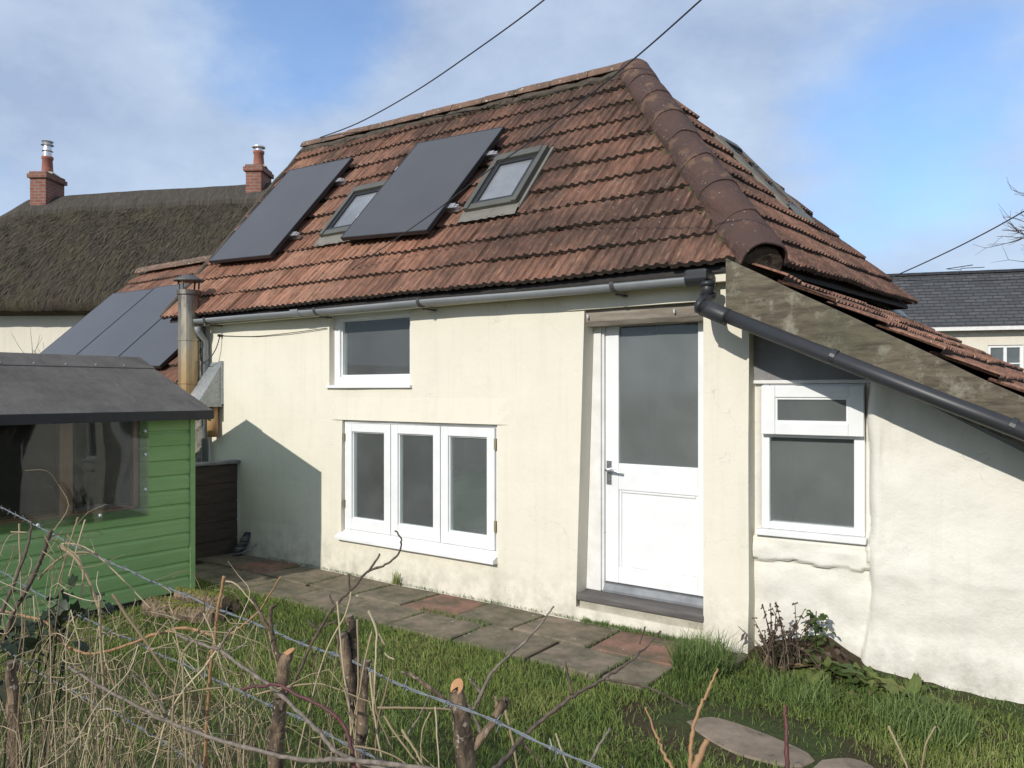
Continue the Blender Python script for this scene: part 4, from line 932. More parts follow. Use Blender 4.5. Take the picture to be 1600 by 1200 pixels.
# ================================================================== BARE TREE
mb = MB(); rr = random.Random(21); tb = at(1727, 470, 30)
mb.tube(smooth_path([Vector((tb.x, tb.y, -.1)), tb + Vector((0, 0, -1.5)), tb + Vector((.1, 0, 1.5)), tb + Vector((.2, 0, 3.0))], 4), [.22, .08], 8)
for k in range(22):
    z = rr.uniform(-1., 3.); d_ = -RGT * rr.uniform(.5, 1.2) + Vector((rr.gauss(0, .35), rr.gauss(0, .35), rr.uniform(-.15, .8)))
    if k % 3 == 0: d_ = Vector((rr.gauss(0, 1), rr.gauss(0, 1), .6))
    twiggy(mb, tb + Vector((.1, 0, z)), d_, rr.uniform(1.6, 2.5), .05, 3, rr, .42)
tr = thing('bare_tree', 'leafless winter tree at the right edge behind the slate house', 'tree', (tb.x, tb.y, 0))
mb.build('branches', 'twig_brown', tr, smooth=True)

# ================================================================== GRASS AND PLANTS
def blades(name, pts, hmin, hmax, width, mat, lean=.5, seed=1, origin=(0, 0, 0), bias=None, hue=None):
    r = np.random.default_rng(seed); n = len(pts); p = np.asarray(pts, float)
    H = r.uniform(hmin, hmax, n) * (1 + .35 * r.standard_normal(n).clip(-1, 1)); a = r.uniform(0, 2 * PI, n); th = r.uniform(0, 2 * PI, n)
    ln = H * lean * np.abs(r.standard_normal(n)).clip(0, 1.6)
    dx, dy = np.cos(th) * ln, np.sin(th) * ln
    if bias is not None: dx += bias[0] * H; dy += bias[1] * H
    wx, wy = np.cos(a) * width, np.sin(a) * width; w = r.uniform(.6, 1.3, n); wx *= w; wy *= w
    V = np.zeros((n, 5, 3))
    V[:, 0] = p + np.stack([-wx, -wy, 0 * wx], 1); V[:, 1] = p + np.stack([wx, wy, 0 * wx], 1)
    mid = p + np.stack([dx * .35, dy * .35, H * .6], 1); V[:, 2] = mid + np.stack([wx * .75, wy * .75, 0 * wx], 1); V[:, 3] = mid - np.stack([wx * .75, wy * .75, 0 * wx], 1)
    V[:, 4] = p + np.stack([dx, dy, np.sqrt(np.maximum(H ** 2 - (dx ** 2 + dy ** 2) * .6, (H * .35) ** 2))], 1)
    V = V.reshape(-1, 3) - np.asarray(origin); b = np.arange(n) * 5
    loops = np.stack([b, b + 1, b + 2, b + 3, b + 3, b + 2, b + 4], 1).ravel()
    me = bpy.data.meshes.new(name); me.vertices.add(n * 5); me.vertices.foreach_set('co', V.ravel())
    me.loops.add(n * 7); me.loops.foreach_set('vertex_index', loops.astype(np.int32)); me.polygons.add(n * 2)
    ls = np.stack([np.arange(n) * 7, np.arange(n) * 7 + 4], 1).ravel(); me.polygons.foreach_set('loop_start', ls.astype(np.int32))
    u = (r.uniform(0, 1, n) if hue is None else hue).clip(.01, .99); uv = np.zeros((n * 7, 2)); uv[:, 0] = np.repeat(u, 7); uv[:, 1] = np.tile([0, 0, .6, .6, .6, .6, 1], n)
    l = me.uv_layers.new(name='UVMap'); l.data.foreach_set('uv', uv.ravel()); me.materials.append(M[mat]); me.update(calc_edges=True); me.validate()
    o = bpy.data.objects.new(name, me); COL.objects.link(o); o.location = origin; return o
def gz_(x, y): return -.012 - (.07 * min(1, max(0, x + 1.2)) if x > -1.9 else 0)
def lawn():
    pts, hue = [], []; rr = random.Random(5)
    while len(pts) < 110000:
        x, y = rr.uniform(-7.2, .9), rr.uniform(-3.6, .05)
        if x < -5.95 and y < -1.2: continue
        if x < -6.9: continue
        edge = -.90 + .05 * nz(x, 3, 1, 2.5)
        if x < -2.05 and y > edge: continue
        if x < -1.75 and y > -.42: continue
        if y < -2.4 and rr.random() < .6: continue
        t = (x + 1.80) ; wy = .11 + t * math.tan(AL) - .09
        if x > -1.75 and y > wy: continue
        sx_, sy_ = (x + 1.39), (y + 1.20); q = (sx_ * .86 - sy_ * .15) / .38, (sy_ + .13 * sx_) / .17
        if q[0] ** 2 + q[1] ** 2 < 1: continue
        q2 = ((x + .89) / .22) ** 2 + ((y + 1.27) / .21) ** 2
        if q2 < 1: continue
        bare = nz(x, y, 4, 1.7); near = ((x + 1.3) / .75) ** 2 + ((y + 1.18) / .36) ** 2
        if near < 1 and rr.random() < .82: continue
        if x > -1.6 and y > -.5 and rr.random() < .3: continue
        if bare < -.35 and rr.random() < .45: continue
        pts.append((x, y, gz_(x, y))); hue.append(min(1, max(0, .42 + .5 * nz(x, y, 7, .9) + .3 * nz(x, y, 2, 4) + rr.gauss(0, .19))))
    # thin growth in the paving joints and in front of the door
    joints = []
    for _ in range(1500):
        x = rr.uniform(-5.2, -2.0); y = -.50 + rr.gauss(0, .02)
        if nz(x, 1, 3, 2.2) > -.05: joints.append((x, y, .015))
    for _ in range(1500):
        x = rr.uniform(-3.0, -2.05); joints.append((x, -.045 + rr.gauss(0, .022), .02))
    for xj in PJ:
        for _ in range(60):
            y = rr.uniform(*((-.5, -.03) if xj[1] == 0 else (-.93, -.5)))
            if nz(xj[0], y, 3, 4) > -.1: joints.append((xj[0] + rr.gauss(0, .012), y, .008))
    for _ in range(1600):
        x = rr.uniform(-1.75, .35); joints.append((x, .11 + (x + 1.8) * .07 - .10 + rr.gauss(0, .025), gz_(x, 0) + .03))
    for _ in range(500):
        x = rr.uniform(-6.6, -3.05); joints.append((x, -.025 + rr.gauss(0, .006), .015))
    tag(blades('lawn', pts, .026, .06, .0021, 'grass', .95, 3, hue=np.array(hue)), 'short green grass of the lawn around the paving', 'grass', kind='stuff')
    lit, lh = [], []
    for _ in range(5200):
        p = pts[rr.randrange(len(pts))]
        if nz(p[0], p[1], 12, 1.3) > -.15: lit.append((p[0], p[1], p[2] + rr.uniform(.012, .04))); lh.append(.5 * rr.random() + .3 if rr.random() < .9 else .99)
    tag(blades('lawn_weeds', lit, .008, .017, .0065, 'dock', 1.5, 9, hue=np.array(lh)), 'small clover like weeds and fallen leaf bits among the lawn grass', 'weeds', kind='stuff')
    tag(blades('joint_grass', joints, .012, .035, .0022, 'tuft', .9, 4), 'low grass and moss growing in the paving joints and by the doorstep', 'grass', kind='stuff')
lawn()
def tuft(c, n, rad, h0, h1, label, mat='tuft', lean=.7, seed=1):
    rr = random.Random(seed); pts = []
    for _ in range(n):
        t, q = rr.uniform(0, 2 * PI), rad * math.sqrt(rr.random()); pts.append((c[0] + q * math.cos(t), c[1] + q * math.sin(t), c[2]))
    o = blades('grass_tuft', pts, h0, h1, .003, mat, lean, seed, origin=c); tag(o, label, 'grass tuft'); return o
tuft((-1.93, -.42, .0), 1700, .17, .10, .2, 'lush rounded grass tuft at the end of the paving, below the door corner', seed=5)
tuft((-1.35, -.45, -.05), 900, .2, .06, .13, 'darker grass tuft in front of the dead weeds', seed=6)
tuft((-.75, -.42, -.08), 1200, .24, .08, .17, 'broad grass tuft beneath the lean-to wall at the right', seed=7)
tuft((-4.83, -.06, .02), 40, .03, .06, .14, 'tiny pale grass tuft at the wall foot below the triple window', 'grass', .5, seed=8)
def leaf_strip(mb, base, d, L_, w, droop, u, wave=.0, seg=6):
    d = Vector(d).normalized(); side = d.cross(Vector((0, 0, 1))); side = side.normalized() if side.length > .01 else Vector((1, 0, 0)); vs = []; p = Vector(base)
    for i in range(seg + 1):
        f = i / seg; ww = w * math.sin(PI * min(1, .12 + f * .88)) ** .8; q = p + side * 0
        wv = wave * math.sin(f * 17 + u * 9)
        vs += [q - side * ww + Vector((0, 0, wv)), q + Vector((0, 0, -.25 * ww)), q + side * ww + Vector((0, 0, -wv))]
        d = (d + Vector((0, 0, -droop / seg))).normalized(); p = p + d * L_ / seg
    mb.add(vs, [(i * 3 + k, i * 3 + k + 1, i * 3 + 4 + k, i * 3 + 3 + k) for i in range(seg) for k in range(2)], [(u, .5)] * len(vs))
def dock(c, n, L_, label, seed, upr=.8):
    rr = random.Random(seed); mb = MB()
    for k in range(n):
        t = rr.uniform(0, 2 * PI); d_ = Vector((math.cos(t), math.sin(t) - .25, rr.uniform(.35, 1.2) * upr)); l = L_ * rr.uniform(.6, 1.15)
        b = Vector(c) + Vector((rr.gauss(0, .03), rr.gauss(0, .02), 0))
        leaf_strip(mb, b, d_, l, l * rr.uniform(.13, .21), rr.uniform(.8, 2.2), rr.choice((rr.uniform(.1, .6), rr.uniform(.3, .8), rr.uniform(.6, 1))), .012, 7)
    o = mb.build('dock_plant', 'dock', None, smooth=True); tag(o, label, 'plant', 'dock plants along the lean-to wall foot'); return o
dock((-1.33, -.10, .03), 34, .27, 'green dock plant behind the dead brown stems, leaves spread on the lean-to wall', 11)
dock((-1.08, -.06, -.01), 26, .21, 'dock plant with upright pale green leaves under the rounded wall edge', 12, 1.2)
dock((-.86, -.07, -.03), 26, .22, 'dock plant third along the lean-to wall, with curled drooping leaves', 13, 1.)
dock((-.60, -.07, -.05), 22, .19, 'flat dock plant farthest right along the lean-to wall', 14, .7)
dock((-1.2, -.30, .0), 22, .17, 'low dock plant lying out on the grass before the lean-to', 15, .5)
# dead weed clump
mb = MB(); rr = random.Random(8)
for k in range(34):
    b = Vector((-1.56 + rr.gauss(0, .07), -.1 + rr.gauss(0, .05), -.02)); hgt = rr.uniform(.18, .46); lean = Vector((max(-.07, rr.gauss(-.02, .06)), rr.gauss(-.05, .05), 0)) + Vector((.2 * (rr.random() - .25), 0, 0))
    pts = smooth_path([b, b + Vector((0, 0, hgt * .5)) + lean * .4 * hgt / .3, b + Vector((0, 0, hgt)) + lean * hgt / .3], 3); u = rr.uniform(0, 1)
    mb.tube(pts, [.0045, .002], 5, u=u)
    for q in range(rr.randint(9, 18)):
        p = pts[rr.randint(3, len(pts) - 1)]; mb.tube([p, p + Vector((rr.gauss(0, .009), rr.gauss(0, .009), rr.uniform(-.02, .01)))], [.002, .005], 5, u=rr.uniform(0, .6))
for k in range(12):
    b = Vector((-1.52 + rr.gauss(0, .1), -.14, .0)); e = b + Vector((rr.uniform(-.25, .3), rr.uniform(-.12, .05), rr.uniform(.0, .2))); mb.tube([b, b.lerp(e, .5) + Vector((0, 0, .04)), e], [.004, .002], 5, u=rr.uniform(.3, 1))
for k in range(60):
    b = Vector((-1.5 + rr.gauss(0, .14), -.08 + rr.gauss(0, .05), rr.uniform(-.02, .16))); leaf_strip(mb, b, (rr.gauss(0, 1), rr.gauss(-.3, .6), rr.uniform(-.3, .7)), rr.uniform(.03, .08), rr.uniform(.008, .02), 1.2, rr.uniform(0, .8), .006, 4)
tag(mb.build('dead_weed', 'deadstem', None), 'clump of dead brown weed stems against the porch wall corner', 'plant')
mb = MB(); rr = random.Random(18)
for k in range(40):
    b = Vector((-1.40 + rr.gauss(0, .035), .02, .12 + rr.uniform(0, .22))); leaf_strip(mb, b, (rr.gauss(0, 1), rr.gauss(-.5, .5), rr.uniform(-.2, .6)), .05, .018, 1., rr.uniform(0, .5), .006, 4)
mb.tube([(-1.40, .03, -.02), (-1.40, .02, .2), (-1.395, .02, .34)], [.006, .003], 5, u=.2)
tag(mb.build('leafy_weed', 'dock', None, smooth=True), 'single upright leafy green weed beside the dead stems', 'plant')
# soil bank exposed at the wall foot
mb = MB(); vs = []; n, m_ = 30, 6
for i in range(n + 1):
    x = -1.84 + 1.5 * i / n; hgt = (.13 * math.exp(-((x + 1.42) / .22) ** 2) + .05) * (1 + .4 * nz(x, 1, 2, 7))
    for j in range(m_ + 1):
        f = j / m_; vs.append((x, .10 - .38 * f + (x + 1.8) * .05, gz_(x, 0) + hgt * (1 - f) ** 1.3 + .012 * nz(x, f * 2, 6, 9) - .02 * f))
mb.add(vs, [(i * (m_ + 1) + j, i * (m_ + 1) + j + 1, (i + 1) * (m_ + 1) + j + 1, (i + 1) * (m_ + 1) + j) for i in range(n) for j in range(m_)])
tag(mb.build('earth_bank', 'soil', None, smooth=True), None, None, kind='structure')
# stepping stones
def flat_stone(poly, z, th, label):
    rr = random.Random(len(label)); P = smooth_path([Vector((*p, 0)) for p in poly] + [Vector((*poly[0], 0))], 4)[:-1]; n = len(P); c = sum(P, Vector()) / n
    rings = []
    for (f, dz) in ((1.0, -th), (1.0, -.008), (.96, 0), (.6, .003)): rings += [c + (p - c) * f * (1 + .02 * rr.uniform(-1, 1)) + Vector((0, 0, z + dz)) for p in P]
    fs = [(k * n + i, k * n + (i + 1) % n, (k + 1) * n + (i + 1) % n, (k + 1) * n + i) for k in range(3) for i in range(n)] + [tuple(range(3 * n, 4 * n))]
    tag(MB().add(rings, fs).build('stepping_stone', 'stone'), label, 'stone')
flat_stone([(-1.70, -1.15), (-1.62, -1.03), (-1.42, -1.04), (-1.16, -1.12), (-1.06, -1.20), (-1.12, -1.32), (-1.36, -1.35), (-1.58, -1.25)], -.002, .05, 'long flat stepping stone in bare soil at the lawn edge')
flat_stone([(-1.03, -1.19), (-.94, -1.10), (-.83, -1.12), (-.74, -1.30), (-.88, -1.46), (-1.03, -1.37)], .0, .05, 'smaller stepping stone at the bottom edge beside the red cane')
# mossy log heap by the shed foot
mb = MB()
for k, (a, b, r_) in enumerate((((-5.75, -1.62, .04), (-5.2, -1.35, .05), .055), ((-5.7, -1.75, .06), (-5.05, -1.6, .05), .07), ((-5.55, -1.6, .14), (-5.1, -1.5, .13), .05))):
    A_, B_ = Vector(a), Vector(b); mb.tube([A_.lerp(B_, i / 8) + Vector((0, 0, .01 * nz(i, k))) for i in range(9)], r_, 10, wob=.1)
tag(mb.build('mossy_logs', ['bark'], None), 'low heap of mossy old logs beside the shed corner', 'logs')
mb = MB(); rr = random.Random(2)
for _ in range(900):
    f = min(1, max(0, rr.gauss(.45, .25))); A_, B_, r_ = ((Vector((-5.75, -1.62, .04)), Vector((-5.2, -1.35, .05)), .055), (Vector((-5.7, -1.75, .06)), Vector((-5.05, -1.6, .05)), .07), (Vector((-5.55, -1.6, .14)), Vector((-5.1, -1.5, .13)), .05))[rr.randint(0, 2)]
    th = rr.gauss(PI / 2, .55); lump(A_.lerp(B_, f) + Vector((math.cos(th) * .3 * r_, -math.cos(th) * r_, math.sin(th) * r_)), rr.uniform(.004, .013), mb)
M['ymoss'] = mottled('bright_moss', (.20, .19, .03), (.09, .10, .025), 18, .95, 90, .6, .01)
o = mb.build('moss_patch', 'ymoss', None, smooth=True); tag(o, 'bright yellow green moss covering the old logs', 'moss', kind='stuff')

# ================================================================== FENCE WIRE AND HEDGE IN FRONT
def bwire(pA, pB, label, n=60, seed=1):
    t = thing('barbed_wire', label, 'barbed wire', pA, 'barbed wire strands in front of the lawn'); rr = random.Random(seed)
    L_ = (pB - pA).length; d_ = (pB - pA).normalized(); s1 = d_.cross(Vector((0, 0, 1))).normalized(); s2 = s1.cross(d_)
    def c(f): return pA.lerp(pB, f) + Vector((0, 0, .035 * math.sin(f * PI * 3 + seed) * .4 + .008 * nz(f * 30, seed)))
    N = int(L_ / .012); mb = MB()
    for ph in (0, PI): mb.tube([c(i / N) + (s1 * math.cos(i * .55 + ph) + s2 * math.sin(i * .55 + ph)) * .0014 for i in range(N + 1)], .0013, 5)
    mb.build('strand', 'wire', t)
    k = .03
    while k < 1:
        p = c(k); b = MB(); a0 = rr.uniform(0, PI)
        b.tube([p + d_ * (i * .0014 - .008) + (s1 * math.cos(i * 1.1) + s2 * math.sin(i * 1.1)) * .0034 for i in range(12)], .0011, 4)
        for q in range(4):
            a = a0 + q * PI / 2 + rr.gauss(0, .2); v = s1 * math.cos(a) + s2 * math.sin(a) + d_ * rr.gauss(0, .35); b.tube([p + d_ * (q - 1.5) * .004, p + d_ * (q - 1.5) * .004 + v.normalized() * .015], [.0011, .0006], 4)
        b.build('barb', 'wire', t); k += .125 / L_
def line_through(a, da, b, db, e0, e1):
    A_, B_ = at(*a, da), at(*b, db); return A_ + (A_ - B_) * e0, B_ + (B_ - A_) * e1
bwire(*line_through((0, 795), 3.75, (895, 1197), 1.18, .25, .5), 'topmost barbed wire strand, running down across the shed and lawn', seed=1)
bwire(*line_through((0, 892), 3.75, (527, 1165), 1.6, .25, .8), 'middle barbed wire strand behind the dry stems', seed=2)
bwire(*line_through((20, 1020), 3.3, (300, 1195), 2.1, .2, .8), 'lowest barbed wire strand among the dry grass', seed=3)

def stump(px, w0, w1, d_, cut, label, extra=None, jit=.004):
    """px = traced centre line from the cut top downward; the stem runs on to the ground"""
    P = trace(px, d_); g = P[-1].copy(); g.z = -.08; g += (P[-1] - P[-2]).normalized() * .0
    g.x += random.gauss(0, .04); P = smooth_path(P + [P[-1].lerp(g, .5), g], 5, jit * .5); n = len(P)
    r0, r1 = .88 * w0 * d_ / FOC / 2, .88 * w1 * d_ / FOC / 2
    t = thing('hedge_stump', label, 'stump', tuple(g), 'sawn hedge stems at the fence')
    rs = [(r0 + (r1 - r0) * min(1, i / (n * .5))) * (1 + .08 * nz(i * .8, d_, 3)) for i in range(n)]
    rs[0] *= .9
    mb = MB(); mb.tube(P, rs, 14, wob=.05, caps=False)
    ax = (P[0] - P[6]).normalized(); a = ax.cross(Vector((0, 1, 0))).normalized(); b = ax.cross(a); n_ = 18
    sl = Vector((cut[0], cut[1], 0)) if cut else Vector((.05, .12, 0))
    def ring(f, h): return [P[0] + (a * math.cos(2 * PI * k / n_) + b * math.sin(2 * PI * k / n_)) * rs[0] * f * (1 + .04 * nz(k, d_, 2)) + ax * (h * rs[0] + .9 * (a * math.cos(2 * PI * k / n_) + b * math.sin(2 * PI * k / n_)).dot(sl) * rs[0] * f) for k in range(n_)]
    lo, hi = [P[0] - ax * rs[0] * .5 + (a * math.cos(2 * PI * k / n_) + b * math.sin(2 * PI * k / n_)) * rs[0] for k in range(n_)], ring(1.0, .9)
    mb.add(lo + hi, [(k, (k + 1) % n_, n_ + (k + 1) % n_, n_ + k) for k in range(n_)])
    for e in (extra or []): Q = smooth_path(trace(e[0], d_ + e[3] if len(e) > 3 else d_), 5, .001); mb.tube(Q, [e[1] * d_ / FOC / 2, e[2] * d_ / FOC / 2], 8, wob=.06)
    mb.build('stem', 'bark', t, smooth=True)
    dsc = ring(.985, .915) + ring(.5, .93)
    MB().add(dsc, [(k, (k + 1) % n_, n_ + (k + 1) % n_, n_ + k) for k in range(n_)] + [tuple(range(n_, 2 * n_))]).build('cut_face', 'cutwood' if cut else 'greycut', t)

stump([(447, 1026), (440, 1070), (434, 1130), (431, 1200)], 21, 28, 1.6, (.35, .75), 'hedge stump with a slanted orange cut, left of the forked pair', [([(436, 1030), (425, 990), (423, 955), (429, 944)], 9, 5), ([(425, 992), (408, 962), (395, 934)], 8, 4)])
stump([(549, 969), (553, 1010), (556, 1050), (562, 1110), (563, 1200)], 17, 22, 1.62, None, 'tallest hedge stump of the forked pair, dark bark with grey top', [([(534, 991), (541, 1030), (549, 1080), (558, 1130)], 18, 18, -.015)])
stump([(572, 1040), (567, 1090), (563, 1150), (560, 1200)], 17, 20, 1.57, None, 'short dark hedge stump just right of the forked pair')
stump([(715, 1080), (718, 1105), (724, 1150), (729, 1200)], 27, 36, 1.5, (-.25, .9), 'thick hedge stump with a round orange sawn face, rightmost of the stumps', [([(735, 1178), (764, 1137), (786, 1100), (788, 1094)], 13, 15), ([(776, 1105), (774, 1088)], 7, 4), ([(714, 1112), (700, 1098), (669, 1073), (645, 1056), (628, 1051)], 9, 5)])
stump([(18, 1040), (20, 1090), (22, 1140), (23, 1200)], 18, 24, 2.0, None, 'brown hedge stump at the left edge under the dark leaves')

def branch(px, w0, w1, d0, d1, label, mat='twig', sides=(), name='bare_branch', cat='branch', grp='bare twigs hanging over the fence'):
    P = smooth_path(trace(px, d0, d1), 6, .0008); dm = (d0 + d1) / 2; n = len(P); mb = MB()
    rs = []
    for i in range(n):
        f = i / (n - 1); rs.append(.82 * (w0 + (w1 - w0) * f) * (d0 + (d1 - d0) * f) / FOC / 2 * (1 + (.22 if (i % 7 == 0) else 0)))
    mb.tube(P, rs, 8, wob=.05)
    for s_ in sides: Q = smooth_path(trace(s_[0], s_[3] if len(s_) > 3 else dm), 5, .0006); mb.tube(Q, [s_[1] * dm / FOC / 2, s_[2] * dm / FOC / 2], 6)
    o = mb.build(name, mat, None, smooth=True); tag(o, label, cat, grp)
branch([(108, 1042), (150, 1070), (217, 1105), (266, 1130), (336, 1154), (413, 1175), (483, 1188), (520, 1187), (580, 1190), (690, 1204)], 5, 10, 1.8, 1.25, 'long grey branch arching along the bottom edge of the picture', sides=[([(264, 1128), (250, 1098), (215, 1062), (207, 1056)], 5, 2, 1.7)])
branch([(276, 992), (310, 1005), (346, 1018), (378, 1042), (420, 1070), (455, 1102), (500, 1144), (520, 1171), (560, 1190), (620, 1206)], 5, 9, 1.75, 1.3, 'grey branch slanting down behind the orange cut stump', sides=[([(342, 1015), (360, 985), (372, 975)], 4, 2)])
branch([(618, 829), (627, 844), (622, 866), (603, 882), (574, 894), (549, 921), (523, 947), (501, 981), (479, 1023), (457, 1070), (447, 1083), (440, 1110)], 3, 7, 1.55, 1.55, 'dark forked twig with a hooked tip reaching up to the triple window', 'twig_brown', sides=[([(593, 866), (585, 880), (574, 894)], 3, 4), ([(544, 896), (545, 908), (547, 922)], 3, 4), ([(514, 929), (519, 940), (523, 948)], 3, 4), ([(481, 969), (490, 978), (498, 985)], 3, 4), ([(525, 971), (515, 974), (506, 979)], 3, 3)])
branch([(865, 947), (843, 978), (815, 1007), (774, 1045), (758, 1070), (745, 1098), (737, 1115)], 3, 8, 1.5, 1.5, 'grey twig rising from the thick sawn stump toward the doorway', sides=[([(734, 1061), (743, 1071), (751, 1082)], 4, 5), ([(730, 1098), (742, 1122), (753, 1150)], 3, 6)])
branch([(1033, 986), (1006, 1014), (972, 1042), (937, 1064), (903, 1083), (856, 1117), (812, 1158), (790, 1187), (765, 1207)], 3, 10, 1.45, 1.2, 'brown branch slanting over the paving with one long side twig', 'twig_brown', sides=[([(947, 1061), (975, 1066), (1012, 1074), (1050, 1092), (1086, 1110)], 5, 2), ([(883, 1033), (888, 1058), (894, 1086)], 3, 5), ([(1008, 980), (1004, 992), (1000, 1006)], 3, 3), ([(812, 1158), (835, 1180), (850, 1200)], 4, 3)])
branch([(953, 1138), (935, 1166), (916, 1202)], 4, 6, 1.25, 1.2, 'short grey stick poking up near the stepping stone')
branch([(1009, 1105), (1024, 1145), (1036, 1175), (1052, 1204)], 3, 7, 1.25, 1.2, 'straight tan stick leaning left in front of the stepping stone', 'cane_tan')
branch([(1121, 1046), (1110, 1072), (1098, 1096), (1085, 1130), (1080, 1165), (1079, 1204)], 4, 9, 1.25, 1.2, 'pale jointed stem standing in front of the stepping stone', 'straw_w' if 0 else 'cane_tan')
branch([(1104, 1158), (1094, 1180), (1083, 1206)], 11, 15, 1.2, 1.18, 'thick chopped straw coloured stem end at the bottom edge', 'cane_tan')
branch([(1227, 1103), (1228, 1130), (1229, 1160), (1230, 1206)], 5, 9, 1.25, 1.22, 'upright dark red bramble cane with a cut tip', 'cane_red', name='bramble_cane', cat='cane')
branch([(672, 1083), (660, 1110), (650, 1128), (637, 1146)], 3, 4, 1.5, 1.5, 'small grey twig crossing below the thick stump twig')
branch([(378, 1076), (405, 1073), (434, 1070), (462, 1084), (505, 1105), (536, 1130), (549, 1165), (555, 1204)], 5, 8, 1.5, 1.4, 'dark red thorny cane arching behind the orange cut stump', 'cane_red', name='bramble_cane', cat='cane')
branch([(0, 953), (35, 962), (70, 971), (101, 1007), (140, 1021), (189, 1011), (245, 990), (290, 981), (332, 993)], 4, 6, 2.3, 2.1, 'orange brown cane looping across the dry grass at the left', 'cane_tan', name='bramble_cane', cat='cane')
branch([(80, 829), (70, 858), (59, 885), (45, 915), (20, 960), (5, 1010)], 8, 8, 2.1, 2.1, 'dark cut stick leaning right at the upper left of the hedge', 'twig_brown')
branch([(50, 815), (44, 850), (28, 895), (12, 935), (-5, 980)], 4, 8, 2.2, 2.1, 'thinner dark stick left of the leaning cut stick', 'twig_brown')
branch([(350, 901), (346, 925), (341, 948), (336, 997), (330, 1040), (325, 1090), (320, 1204)], 6, 7, 1.9, 1.9, 'upright tan cut stick in front of the paving', 'cane_tan')
branch([(439, 901), (420, 930), (402, 958), (375, 980), (350, 1000), (320, 1040)], 3, 4, 1.9, 1.9, 'knotty pale twig slanting up in front of the paving', 'cane_tan')

# dry grass
mb = MB(); rr = random.Random(31)
def stem(pts, r0, r1, u, n=5): mb.tube(pts, [r0, r1], n, caps=False, u=u)
for k in range(270):
    zone = rr.random()
    if zone < .72: px = rr.uniform(-30, 330) if rr.random() < .45 else rr.uniform(-30, 190); d_ = rr.uniform(1.75, 2.9)
    elif zone < .9: px = rr.uniform(260, 420); d_ = rr.uniform(1.6, 2.1)
    else: px = rr.uniform(490, 620); d_ = rr.uniform(1.5, 1.75)
    top = {0: 1}.get(9, 0)
    ty = rr.uniform(840, 1190) if px < 140 else (rr.uniform(930, 1200) if px < 330 else rr.uniform(960, 1200))
    if rr.random() < .55: ty = max(ty, 1060 + rr.uniform(-60, 110))
    tip = at(px, ty, d_); base = Vector((tip.x + rr.gauss(0, .12), tip.y + rr.gauss(0, .10), -.05)); mid = base.lerp(tip, .6) + Vector((rr.gauss(0, .05), rr.gauss(0, .05), 0))
    P = [base, mid, tip]
    if rr.random() < .5: P.append(tip + Vector((rr.gauss(0, .1), rr.gauss(0, .07), rr.uniform(-.12, .04))))
    if rr.random() < .3: P.append(P[-1] + Vector((rr.gauss(0, .08), rr.gauss(0, .05), -rr.uniform(.03, .2))))
    w = rr.uniform(.7, 2.1) * .001
    stem(smooth_path(P, 4, .002), w, w * .4, rr.uniform(0, 1))
for k in range(260):          # tangled thin curls and broken pieces
    px, py = rr.uniform(-20, 400), rr.uniform(830, 1180)
    if px > 120 and py < 960: continue
    p = at(px, py, rr.uniform(1.7, 2.5)); P = [p]; v = Vector((rr.gauss(0, 1), rr.gauss(0, 1), rr.gauss(0, .8))).normalized()
    for i in range(rr.randint(3, 6)): v = (v + Vector((rr.gauss(0, .6), rr.gauss(0, .6), rr.gauss(-.1, .6)))).normalized(); p = p + v * rr.uniform(.03, .07); P.append(p)
    stem(smooth_path(P, 3), .0013, .0007, rr.uniform(.2, 1))
